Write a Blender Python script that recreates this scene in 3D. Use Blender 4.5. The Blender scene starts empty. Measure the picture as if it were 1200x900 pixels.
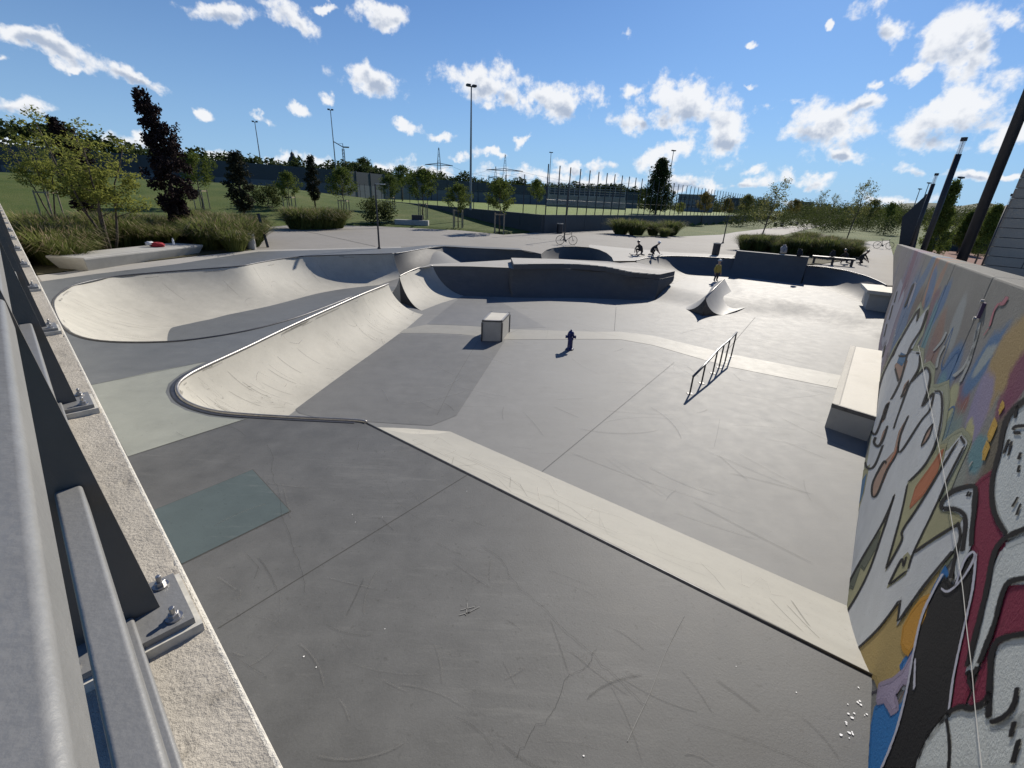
import bpy, bmesh, math, random
from mathutils import Vector, Matrix, noise
from mathutils.geometry import delaunay_2d_cdt
R = math.radians
S = bpy.context.scene
COL = S.collection
rnd = random.Random(7)

# ---------------------------------------------------------------- camera
F, H = 533.0, 4.4                      # focal length in photo pixels, lens height over the skate floor
CP = Vector((0, 0, H))
g = Vector((-60, 1310, F)).normalized()
up = -g
fw = Vector((0, 0, 1)); Yh = (fw - up * fw.dot(up)).normalized(); Xh = Yh.cross(up)
ROT = Matrix((Xh, Yh, up))             # camera frame (x right, y down, z ahead) -> world
cam_d = bpy.data.cameras.new('camera'); cam = bpy.data.objects.new('camera', cam_d); COL.objects.link(cam)
m3 = ROT @ Matrix(((1, 0, 0), (0, -1, 0), (0, 0, -1)))
cam.matrix_world = Matrix.Translation(CP) @ m3.to_4x4()
cam_d.sensor_width = 36; cam_d.lens = 36 * F / 1200; cam_d.clip_start = 0.02; cam_d.clip_end = 9000
S.camera = cam

def ray(px, py): return ROT @ Vector((px - 600, py - 450, F))
def at(px, py, z=0.0):
    d = ray(px, py); t = (z - H) / d.z
    return Vector((d.x * t, d.y * t, z))
def atD(px, py, dist):
    d = ray(px, py); t = dist / math.hypot(d.x, d.y)
    return CP + d * t
def proj(p):
    c = ROT.transposed() @ (Vector(p) - CP)
    return (600 + F * c.x / c.z, 450 + F * c.y / c.z)
def ztop(p, py):                        # height z over point p whose picture row is py
    lo, hi = p[2] - 3, min(p[2] + 120, H + 2.0 * math.hypot(p[0], p[1]))
    for _ in range(50):
        mid = (lo + hi) / 2
        if proj((p[0], p[1], mid))[1] > py: lo = mid
        else: hi = mid
    return lo
def sm(t): t = max(0.0, min(1.0, t)); return t * t * (3 - 2 * t)

# ---------------------------------------------------------------- sun, sky, exposure
SAZ, SEL = R(28), R(32)
S.view_settings.view_transform = 'Standard'; S.view_settings.look = 'None'
S.view_settings.exposure = 0.22; S.view_settings.gamma = 1.0; S.view_settings.use_curve_mapping = False
sd = bpy.data.lights.new('sun', 'SUN'); sd.energy = 5.0; sd.angle = R(0.53); sd.color = (1, .93, .82)
so = bpy.data.objects.new('sun', sd); COL.objects.link(so)
sv = Vector((math.sin(SAZ) * math.cos(SEL), math.cos(SAZ) * math.cos(SEL), math.sin(SEL)))
so.rotation_euler = sv.to_track_quat('Z', 'Y').to_euler(); so.location = sv * 60

W = bpy.data.worlds.new('World'); S.world = W; W.use_nodes = True
nt = W.node_tree; nt.nodes.clear()
def N(t, ty, **kw):
    n = t.nodes.new(ty)
    for k, v in kw.items():
        if k.startswith('i_'):
            key = k[2:]; key = int(key) if key.isdigit() else key
            n.inputs[key].default_value = v
        else: setattr(n, k, v)
    return n
def L(t, a, b): t.links.new(a, b)
def MATH(t, op, a, b=None, c=None, clamp=False):
    n = t.nodes.new('ShaderNodeMath'); n.operation = op; n.use_clamp = clamp
    for i, v in enumerate((a, b, c)):
        if v is None: continue
        if isinstance(v, (int, float)): n.inputs[i].default_value = v
        else: t.links.new(v, n.inputs[i])
    return n.outputs[0]
SKYK = 0.06
SKYTINT = (.48, .80, 1.27, 1)
wo = N(nt, 'ShaderNodeOutputWorld'); bg = N(nt, 'ShaderNodeBackground'); bg.inputs[1].default_value = SKYK
L(nt, bg.outputs[0], wo.inputs[0])
sky = N(nt, 'ShaderNodeTexSky', sky_type='NISHITA', sun_disc=False, sun_elevation=SEL, sun_rotation=SAZ,
        altitude=200, air_density=1.0, dust_density=0.25, ozone_density=2.2)
tc = N(nt, 'ShaderNodeTexCoord')
# the clouds: puffs at their bearing and elevation (degrees), broken up by fractal noise
def azel(px, py):
    d = ray(px, py).normalized()
    return math.degrees(math.atan2(d.x, d.y)), math.degrees(math.asin(d.z))
CLOUDS = [  # (x, y, half width, half height, tilt in the photo, strength)
 (255, 8, 52, 13, 12, 1), (335, 15, 42, 15, 35, 1), (445, 12, 36, 17, 15, 1), (382, 4, 15, 6, -10, .7),
 (60, 65, 85, 15, 14, .95), (150, 84, 40, 9, 22, .9), (20, 125, 45, 11, 10, .9), (15, 78, 25, 8, 10, .6), (235, 131, 20, 7, 20, .7),
 (90, 90, 12, 6, 0, .55), (440, 98, 42, 22, 18, 1), (350, 126, 18, 8, 15, .85), (310, 138, 18, 6, 18, .7), (387, 107, 14, 8, 20, .7),
 (473, 150, 24, 9, 8, .85), (520, 160, 18, 7, 4, .8), (540, 182, 15, 6, 10, .75), (578, 182, 20, 6, 10, .75),
 (570, 100, 62, 26, 10, 1), (650, 118, 52, 24, 4, 1), (745, 98, 20, 13, -10, .8), (610, 168, 14, 6, -15, .7), (10, 165, 40, 16, 0, .75),
 (800, 128, 60, 32, 8, 1.05), (755, 138, 44, 18, 0, 1), (850, 165, 38, 24, 0, 1), (775, 185, 44, 14, -12, .85), (800, 208, 62, 12, 8, .85), (880, 200, 22, 8, 0, .6),
 (960, 150, 66, 32, -5, 1.05), (1010, 125, 42, 14, -10, .95), (990, 180, 40, 12, 5, .85), (928, 112, 19, 9, -8, .8), (907, 128, 18, 8, 8, .7), (880, 102, 14, 6, 0, .55),
 (1045, 28, 33, 24, 15, 1), (1135, 35, 62, 42, -22, 1.05), (1075, 85, 28, 17, -40, .85), (1030, 100, 16, 8, -20, .7), (1120, 132, 82, 34, -14, 1.05), (1190, 20, 26, 20, 0, .9), (1185, 150, 30, 20, 0, .9),
 (1075, 202, 34, 11, 4, .9), (1140, 205, 55, 10, 4, .75), (1190, 208, 30, 8, 0, .7), (940, 215, 38, 12, 0, .8), (1040, 235, 80, 9, 3, .6), (680, 195, 60, 9, 5, .55),
 (260, 182, 60, 11, 5, .8), (330, 190, 75, 12, 5, .85), (440, 195, 60, 13, 0, .85), (520, 202, 60, 11, 0, .75), (600, 200, 40, 12, 0, .75), (640, 205, 40, 14, 0, .75), (150, 165, 60, 12, 0, .4), (740, 30, 10, 8, 0, .5), (970, 28, 8, 7, 0, .6),
 (700, 215, 60, 12, 0, .7), (860, 215, 60, 10, 0, .6), (880, 60, 10, 5, 0, .4), (795, 242, 200, 10, 2, .4)]
sep = N(nt, 'ShaderNodeSeparateXYZ'); L(nt, tc.outputs['Generated'], sep.inputs[0])
az = MATH(nt, 'MULTIPLY', MATH(nt, 'ARCTAN2', sep.outputs[0], sep.outputs[1]), 57.29578)
el = MATH(nt, 'MULTIPLY', MATH(nt, 'ARCSINE', sep.outputs[2]), 57.29578)
# warp
sph = N(nt, 'ShaderNodeCombineXYZ'); L(nt, az, sph.inputs[0]); L(nt, el, sph.inputs[1])
wn = N(nt, 'ShaderNodeTexNoise', i_Scale=0.16, i_Detail=5.0, i_Roughness=.6); L(nt, sph.outputs[0], wn.inputs['Vector'])
wv = N(nt, 'ShaderNodeVectorMath', operation='SUBTRACT'); L(nt, wn.outputs['Color'], wv.inputs[0]); wv.inputs[1].default_value = (.5, .5, .5)
ws = N(nt, 'ShaderNodeVectorMath', operation='SCALE'); L(nt, wv.outputs[0], ws.inputs[0]); ws.inputs['Scale'].default_value = 5.0
wa = N(nt, 'ShaderNodeVectorMath', operation='ADD'); L(nt, sph.outputs[0], wa.inputs[0]); L(nt, ws.outputs[0], wa.inputs[1])
fld = None; cfl = None
for ci_, (cx, cy, hw, hh, tl, st) in enumerate(CLOUDS):
    if ci_ % 10 == 9:                                            # evaluate the puffs in batches
        w2 = N(nt, 'ShaderNodeVectorMath', operation='MULTIPLY_ADD'); L(nt, fld, w2.inputs[0]); w2.inputs[1].default_value = (0, 0, 0); L(nt, wa.outputs[0], w2.inputs[2]); wa = w2
    a0, e0 = azel(cx, cy)
    ca, sa = math.cos(R(tl)), math.sin(R(tl))
    a1, e1 = azel(cx + hw * ca, cy + hw * sa); a2, e2 = azel(cx - hh * sa, cy + hh * ca)
    ux, uy = a1 - a0, e1 - e0; vx, vy = a2 - a0, e2 - e0
    lu, lv = math.hypot(ux, uy), math.hypot(vx, vy)
    mp = N(nt, 'ShaderNodeMapping', vector_type='TEXTURE')
    mp.inputs['Location'].default_value = (a0, e0, 0); mp.inputs['Rotation'].default_value = (0, 0, math.atan2(uy, ux)); mp.inputs['Scale'].default_value = (lu, lv, 1)
    L(nt, wa.outputs[0], mp.inputs['Vector'])
    ln = N(nt, 'ShaderNodeVectorMath', operation='LENGTH'); L(nt, mp.outputs[0], ln.inputs[0])
    v = MATH(nt, 'MULTIPLY_ADD', ln.outputs['Value'], -1.0, .70 + .5 * st)
    if hw >= 33:
        m2 = N(nt, 'ShaderNodeMapping', vector_type='TEXTURE'); m2.inputs['Location'].default_value = (a0 + .04 * lu, e0 - .34 * lv, 0); m2.inputs['Rotation'].default_value = (0, 0, math.atan2(uy, ux)); m2.inputs['Scale'].default_value = (lu * .82, lv * .62, 1)
        L(nt, wa.outputs[0], m2.inputs['Vector']); l2 = N(nt, 'ShaderNodeVectorMath', operation='LENGTH'); L(nt, m2.outputs[0], l2.inputs[0])
        v2 = MATH(nt, 'MULTIPLY_ADD', l2.outputs['Value'], -1.0, .55 + .45 * st); cfl = v2 if cfl is None else MATH(nt, 'SMOOTH_MAX', cfl, v2, .2)
    fld = v if fld is None else MATH(nt, 'SMOOTH_MAX', fld, v, .25)
fn = N(nt, 'ShaderNodeTexNoise', i_Scale=.40, i_Detail=10.0, i_Roughness=.60); L(nt, sph.outputs[0], fn.inputs['Vector'])
fn2 = N(nt, 'ShaderNodeTexNoise', i_Scale=.55, i_Detail=6.0, i_Roughness=.5); L(nt, sph.outputs[0], fn2.inputs['Vector'])
dens = MATH(nt, 'ADD', fld, MATH(nt, 'MULTIPLY', MATH(nt, 'SUBTRACT', fn.outputs['Fac'], .5), 2.5))
alpha = N(nt, 'ShaderNodeMapRange', interpolation_type='SMOOTHSTEP'); L(nt, dens, alpha.inputs[0]); alpha.inputs[1].default_value = .08; alpha.inputs[2].default_value = .66
core = N(nt, 'ShaderNodeMapRange', interpolation_type='SMOOTHSTEP')
L(nt, MATH(nt, 'ADD', MATH(nt, 'ADD', cfl, MATH(nt, 'MULTIPLY', MATH(nt, 'SUBTRACT', fn2.outputs['Fac'], .5), 2.2)), MATH(nt, 'MULTIPLY', MATH(nt, 'SUBTRACT', fn.outputs['Fac'], .5), 1.2)), core.inputs[0]); core.inputs[1].default_value = .05; core.inputs[2].default_value = .95
cc = N(nt, 'ShaderNodeMix', data_type='RGBA'); L(nt, core.outputs[0], cc.inputs[0])
cc.inputs[6].default_value = (.80 / SKYK, .81 / SKYK, .83 / SKYK, 1); cc.inputs[7].default_value = (.37 / SKYK, .43 / SKYK, .54 / SKYK, 1)
lowa = N(nt, 'ShaderNodeMapRange'); L(nt, el, lowa.inputs[0]); lowa.inputs[1].default_value = -.3; lowa.inputs[2].default_value = 1.0
am = MATH(nt, 'MULTIPLY', MATH(nt, 'MULTIPLY', alpha.outputs[0], .95), lowa.outputs[0])
hzf = MATH(nt, 'MULTIPLY', MATH(nt, 'EXPONENT', MATH(nt, 'MULTIPLY', MATH(nt, 'MAXIMUM', el, 0.0), -.085)), .92)
sk2 = N(nt, 'ShaderNodeMix', data_type='RGBA', blend_type='MULTIPLY'); sk2.inputs[0].default_value = 1; L(nt, sky.outputs[0], sk2.inputs[6]); sk2.inputs[7].default_value = SKYTINT
hz = N(nt, 'ShaderNodeMix', data_type='RGBA'); L(nt, hzf, hz.inputs[0]); L(nt, sk2.outputs[2], hz.inputs[6]); hz.inputs[7].default_value = (.32 / SKYK, .51 / SKYK, .74 / SKYK, 1)
cm = N(nt, 'ShaderNodeMix', data_type='RGBA'); L(nt, am, cm.inputs[0]); L(nt, hz.outputs[2], cm.inputs[6]); L(nt, cc.outputs[2], cm.inputs[7])
L(nt, cm.outputs[2], bg.inputs[0])

S.cycles.caustics_reflective = False; S.cycles.caustics_refractive = False
# ---------------------------------------------------------------- helpers
class MB:
    def __init__(s): s.v = []; s.f = []; s.mi = []
    def add(s, vs, fs, mi=0):
        o = len(s.v); s.v += [tuple(v) for v in vs]; s.f += [tuple(i + o for i in f) for f in fs]; s.mi += [mi] * len(fs)
    def box(s, c, d, rz=0, mi=0, M=None):
        c = Vector(c); hx, hy, hz = d[0] / 2, d[1] / 2, d[2] / 2
        q = Matrix.Rotation(rz, 3, 'Z') if M is None else M
        vs = [c + q @ Vector((x * hx, y * hy, z * hz)) for z in (-1, 1) for y in (-1, 1) for x in (-1, 1)]
        s.add(vs, [(0, 2, 3, 1), (4, 5, 7, 6), (0, 1, 5, 4), (2, 6, 7, 3), (0, 4, 6, 2), (1, 3, 7, 5)], mi)
    def tube(s, pts, r, n=8, mi=0, cap=True):
        pts = [Vector(p) for p in pts]; k = len(pts); rr = r if isinstance(r, (list, tuple)) else [r] * k
        vs = []; prev = None
        for i, p in enumerate(pts):
            t = (pts[min(i + 1, k - 1)] - pts[max(i - 1, 0)]).normalized()
            a = prev if prev is not None else (Vector((0, 0, 1)) if abs(t.z) < .9 else Vector((1, 0, 0)))
            a = (a - t * a.dot(t)).normalized(); b = t.cross(a); prev = a
            vs += [p + (a * math.cos(2 * math.pi * j / n) + b * math.sin(2 * math.pi * j / n)) * rr[i] for j in range(n)]
        fs = [(i * n + j, i * n + (j + 1) % n, (i + 1) * n + (j + 1) % n, (i + 1) * n + j) for i in range(k - 1) for j in range(n)]
        if cap: fs += [tuple(range(n))[::-1], tuple((k - 1) * n + j for j in range(n))]
        s.add(vs, fs, mi)
    def lathe(s, prof, c=(0, 0, 0), n=14, mi=0):
        c = Vector(c); k = len(prof)
        vs = [c + Vector((r * math.cos(2 * math.pi * j / n), r * math.sin(2 * math.pi * j / n), z)) for r, z in prof for j in range(n)]
        fs = [(i * n + j, i * n + (j + 1) % n, (i + 1) * n + (j + 1) % n, (i + 1) * n + j) for i in range(k - 1) for j in range(n)]
        fs += [tuple(range(n))[::-1], tuple((k - 1) * n + j for j in range(n))]
        s.add(vs, fs, mi)
    def prism(s, poly, z0, z1, mi=0):                 # poly: xy list CCW; z numbers or per-vertex lists
        n = len(poly); a = z0 if isinstance(z0, (list, tuple)) else [z0] * n; b = z1 if isinstance(z1, (list, tuple)) else [z1] * n
        vs = [(p[0], p[1], a[i]) for i, p in enumerate(poly)] + [(p[0], p[1], b[i]) for i, p in enumerate(poly)]
        s.add(vs, [tuple(range(n))[::-1], tuple(range(n, 2 * n))] + [(i, (i + 1) % n, n + (i + 1) % n, n + i) for i in range(n)], mi)
    def mesh(s, name, mats, smooth=False):
        me = bpy.data.meshes.new(name); me.from_pydata(s.v, [], s.f)
        for m in (mats if isinstance(mats, (list, tuple)) else [mats]): me.materials.append(m)
        if any(s.mi): me.polygons.foreach_set('material_index', s.mi)
        if smooth: me.polygons.foreach_set('use_smooth', [True] * len(me.polygons))
        me.update(); return me
    def build(s, name, mats, parent=None, smooth=False, bevel=0, loc=None):
        o = bpy.data.objects.new(name, s.mesh(name, mats, smooth)); COL.objects.link(o)
        if parent: o.parent = parent
        if loc is not None: o.location = loc
        if bevel:
            b = o.modifiers.new('bevel', 'BEVEL'); b.width = bevel; b.segments = 2; b.limit_method = 'ANGLE'; b.angle_limit = R(40)
        return o
def tag(o, label=None, cat=None, group=None, kind=None):
    if label: o['label'] = label
    if cat: o['category'] = cat
    if group: o['group'] = group
    if kind: o['kind'] = kind
    return o
def thing(name, label, cat, loc=(0, 0, 0), rz=0, group=None):
    o = bpy.data.objects.new(name, None); COL.objects.link(o); o.location = loc; o.rotation_euler = (0, 0, rz); o.empty_display_size = .2
    return tag(o, label, cat, group)
def put(name, me, parent=None, loc=None, rot=None, sc=None):
    o = bpy.data.objects.new(name, me); COL.objects.link(o)
    if parent: o.parent = parent
    if loc is not None: o.location = loc
    if rot is not None: o.rotation_euler = rot
    if sc is not None: o.scale = sc if isinstance(sc, (tuple, list)) else (sc,) * 3
    return o
def dup(root, loc, rz=0, sc=None, label=None):
    r = root.copy(); COL.objects.link(r); r.location = loc; r.rotation_euler = (0, 0, rz)
    if sc: r.scale = sc if isinstance(sc, (tuple, list)) else (sc,) * 3
    if label: r['label'] = label
    for ch in root.children:
        c = ch.copy(); COL.objects.link(c); c.parent = r
        for gg in ch.children:
            d = gg.copy(); COL.objects.link(d); d.parent = c
    return r

# ---------------------------------------------------------------- materials
def newmat(name):
    m = bpy.data.materials.new(name); m.use_nodes = True; t = m.node_tree; t.nodes.clear()
    o = N(t, 'ShaderNodeOutputMaterial'); p = N(t, 'ShaderNodeBsdfPrincipled'); L(t, p.outputs[0], o.inputs[0])
    return m, t, p, o
def c4(c): return (c[0], c[1], c[2], 1)
def concrete(name, col, var=.18, rough=.62, bump=.15, bsc=60, scuff=.0, spec=.35, stain=.0, big=.25, tint=(1, 1, 1), smear=(.5, 5)):
    m, t, p, o = newmat(name)
    ge = N(t, 'ShaderNodeNewGeometry'); pos = ge.outputs['Position']
    def noi(sc, det=6, rg=.6, vec=pos):
        n = N(t, 'ShaderNodeTexNoise', i_Scale=sc, i_Detail=float(det), i_Roughness=rg); L(t, vec, n.inputs['Vector']); return n.outputs['Fac']
    a = noi(big, 7, .62); b = noi(2.6, 8, .68); c = noi(95, 3, .6)
    mp = N(t, 'ShaderNodeMapping'); L(t, pos, mp.inputs[0]); mp.inputs['Rotation'].default_value = (0, 0, .65); mp.inputs['Scale'].default_value = (smear[0], smear[1], smear[1])
    d = noi(1.0, 8, .7, mp.outputs[0])
    v = MATH(t, 'ADD', MATH(t, 'ADD', MATH(t, 'MULTIPLY', a, .9), MATH(t, 'MULTIPLY', b, .75)), MATH(t, 'ADD', MATH(t, 'MULTIPLY', c, .35), MATH(t, 'MULTIPLY', d, .22)))
    r = N(t, 'ShaderNodeMapRange'); L(t, v, r.inputs[0]); r.inputs[1].default_value = .75; r.inputs[2].default_value = 1.48; r.inputs[3].default_value = 1 - var; r.inputs[4].default_value = 1 + var
    mx = N(t, 'ShaderNodeVectorMath', operation='SCALE'); mx.inputs[0].default_value = col; L(t, r.outputs[0], mx.inputs['Scale'])
    out = mx.outputs[0]
    if scuff:
        mp2 = N(t, 'ShaderNodeMapping'); L(t, pos, mp2.inputs[0]); mp2.inputs['Rotation'].default_value = (0, 0, -.5); mp2.inputs['Scale'].default_value = (1.2, 9, 9)
        e = noi(.9, 6, .75, mp2.outputs[0]); e2 = noi(.55, 3, .5)
        rr = N(t, 'ShaderNodeMapRange'); L(t, MATH(t, 'ADD', e, MATH(t, 'MULTIPLY', MATH(t, 'SUBTRACT', e2, .5), .6)), rr.inputs[0]); rr.inputs[1].default_value = .60; rr.inputs[2].default_value = .85; rr.inputs[4].default_value = scuff
        mm = N(t, 'ShaderNodeMix', data_type='RGBA'); L(t, rr.outputs[0], mm.inputs[0]); L(t, out, mm.inputs[6]); mm.inputs[7].default_value = (.42, .42, .40, 1); out = mm.outputs[2]
    if stain:
        e = noi(1.1, 5, .55); rr = N(t, 'ShaderNodeMapRange'); L(t, e, rr.inputs[0]); rr.inputs[1].default_value = .58; rr.inputs[2].default_value = .72; rr.inputs[4].default_value = stain
        mm = N(t, 'ShaderNodeMix', data_type='RGBA'); L(t, rr.outputs[0], mm.inputs[0]); L(t, out, mm.inputs[6]); mm.inputs[7].default_value = (col[0] * .45, col[1] * .43, col[2] * .4, 1); out = mm.outputs[2]
    sp_ = noi(23, 3, .5); rs = N(t, 'ShaderNodeMapRange'); L(t, MATH(t, 'ADD', sp_, MATH(t, 'MULTIPLY', MATH(t, 'SUBTRACT', a, .5), .25)), rs.inputs[0]); rs.inputs[1].default_value = .66; rs.inputs[2].default_value = .74; rs.inputs[4].default_value = .45
    ms_ = N(t, 'ShaderNodeMix', data_type='RGBA'); L(t, rs.outputs[0], ms_.inputs[0]); L(t, out, ms_.inputs[6]); ms_.inputs[7].default_value = (col[0] * .55, col[1] * .54, col[2] * .52, 1); out = ms_.outputs[2]
    L(t, out, p.inputs['Base Color'])
    ra = N(t, 'ShaderNodeMapRange'); L(t, b, ra.inputs[0]); ra.inputs[1].default_value = .3; ra.inputs[2].default_value = .7; ra.inputs[3].default_value = rough - .035; ra.inputs[4].default_value = rough + .035
    L(t, ra.outputs[0], p.inputs['Roughness']); p.inputs['Specular IOR Level'].default_value = spec
    if bump:
        bn = noi(bsc, 5, .65); bm = N(t, 'ShaderNodeBump', i_Strength=bump, i_Distance=.02); L(t, MATH(t, 'ADD', bn, MATH(t, 'MULTIPLY', c, .4)), bm.inputs['Height']); L(t, bm.outputs[0], p.inputs['Normal'])
    return m
def plain(name, col, rough=.5, metal=0, var=.12, sc=6, bump=0, bsc=80, spec=.5):
    m, t, p, o = newmat(name)
    ge = N(t, 'ShaderNodeNewGeometry')
    n = N(t, 'ShaderNodeTexNoise', i_Scale=float(sc), i_Detail=6.0, i_Roughness=.65); L(t, ge.outputs['Position'], n.inputs['Vector'])
    r = N(t, 'ShaderNodeMapRange'); L(t, n.outputs['Fac'], r.inputs[0]); r.inputs[1].default_value = .3; r.inputs[2].default_value = .7; r.inputs[3].default_value = 1 - var; r.inputs[4].default_value = 1 + var
    mx = N(t, 'ShaderNodeVectorMath', operation='SCALE'); mx.inputs[0].default_value = col; L(t, r.outputs[0], mx.inputs['Scale']); L(t, mx.outputs[0], p.inputs['Base Color'])
    p.inputs['Roughness'].default_value = rough; p.inputs['Metallic'].default_value = metal; p.inputs['Specular IOR Level'].default_value = spec
    if bump:
        n2 = N(t, 'ShaderNodeTexNoise', i_Scale=float(bsc), i_Detail=5.0); L(t, ge.outputs['Position'], n2.inputs['Vector'])
        bm = N(t, 'ShaderNodeBump', i_Strength=bump, i_Distance=.01); L(t, n2.outputs['Fac'], bm.inputs['Height']); L(t, bm.outputs[0], p.inputs['Normal'])
    return m
def leafmat(name, ca, cb, trans=.45, sc=1.2, rough=.8):
    m, t, p, o = newmat(name)
    ge = N(t, 'ShaderNodeNewGeometry'); oi = N(t, 'ShaderNodeObjectInfo')
    n = N(t, 'ShaderNodeTexNoise', i_Scale=float(sc), i_Detail=4.0, i_Roughness=.7); L(t, ge.outputs['Position'], n.inputs['Vector'])
    wnz = N(t, 'ShaderNodeTexWhiteNoise', noise_dimensions='1D'); L(t, ge.outputs['Random Per Island'], wnz.inputs['W'])
    f = MATH(t, 'ADD', MATH(t, 'MULTIPLY', n.outputs['Fac'], .9), MATH(t, 'MULTIPLY', wnz.outputs['Value'], .45))
    f = MATH(t, 'ADD', f, MATH(t, 'MULTIPLY', oi.outputs['Random'], .2))
    r = N(t, 'ShaderNodeMapRange'); L(t, f, r.inputs[0]); r.inputs[1].default_value = .35; r.inputs[2].default_value = 1.1
    mx = N(t, 'ShaderNodeMix', data_type='RGBA'); L(t, r.outputs[0], mx.inputs[0]); mx.inputs[6].default_value = c4(ca); mx.inputs[7].default_value = c4(cb)
    L(t, mx.outputs[2], p.inputs['Base Color']); p.inputs['Roughness'].default_value = rough; p.inputs['Specular IOR Level'].default_value = .08
    tr = N(t, 'ShaderNodeBsdfTranslucent'); L(t, mx.outputs[2], tr.inputs[0])
    ms = N(t, 'ShaderNodeMixShader'); ms.inputs[0].default_value = trans; L(t, p.outputs[0], ms.inputs[1]); L(t, tr.outputs[0], ms.inputs[2]); L(t, ms.outputs[0], o.inputs[0])
    return m
def softmat(name, col, op=1.0, rough=.8):                       # paint or rubber laid on softly: fades out at its rim
    m, t, p, o = newmat(name); at_ = N(t, 'ShaderNodeAttribute', attribute_name='soft'); ge = N(t, 'ShaderNodeNewGeometry')
    n = N(t, 'ShaderNodeTexNoise', i_Scale=45.0, i_Detail=5.0, i_Roughness=.7); L(t, ge.outputs['Position'], n.inputs['Vector'])
    r = N(t, 'ShaderNodeMapRange', interpolation_type='SMOOTHSTEP'); L(t, MATH(t, 'ADD', at_.outputs['Fac'], MATH(t, 'MULTIPLY', MATH(t, 'SUBTRACT', n.outputs['Fac'], .5), .7)), r.inputs[0]); r.inputs[1].default_value = .18; r.inputs[2].default_value = .62; r.inputs[4].default_value = op
    L(t, r.outputs[0], p.inputs['Alpha']); v = N(t, 'ShaderNodeMapRange'); L(t, n.outputs['Fac'], v.inputs[0]); v.inputs[3].default_value = .85; v.inputs[4].default_value = 1.15
    mx = N(t, 'ShaderNodeVectorMath', operation='SCALE'); mx.inputs[0].default_value = col; L(t, v.outputs[0], mx.inputs['Scale']); L(t, mx.outputs[0], p.inputs['Base Color'])
    p.inputs['Roughness'].default_value = rough; p.inputs['Specular IOR Level'].default_value = .1; return m
class Soft:                                                     # ribbons with a soft rim
    def __init__(s): s.v = []; s.f = []; s.a = []
    def ribbon(s, pts, ns, w):                                  # pts on a surface, ns the across directions
        k = len(s.v); n_ = len(pts)
        for i, (p, n) in enumerate(zip(pts, ns)):
            ww = w[i] if isinstance(w, list) else w; e = 0.0 if i in (0, n_ - 1) else 1.0
            s.v += [tuple(p - n * ww * .5), tuple(p), tuple(p + n * ww * .5)]; s.a += [0.0, e, 0.0]
        for i in range(n_ - 1):
            for j in (0, 1): a = k + 3 * i + j; s.f.append((a, a + 3, a + 4, a + 1))
    def build(s, name, mat, parent=None):
        me = bpy.data.meshes.new(name); me.from_pydata(s.v, [], s.f); me.materials.append(mat)
        at_ = me.attributes.new('soft', 'FLOAT', 'POINT'); at_.data.foreach_set('value', s.a)
        o = bpy.data.objects.new(name, me); COL.objects.link(o)
        if parent: o.parent = parent
        return o
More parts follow.
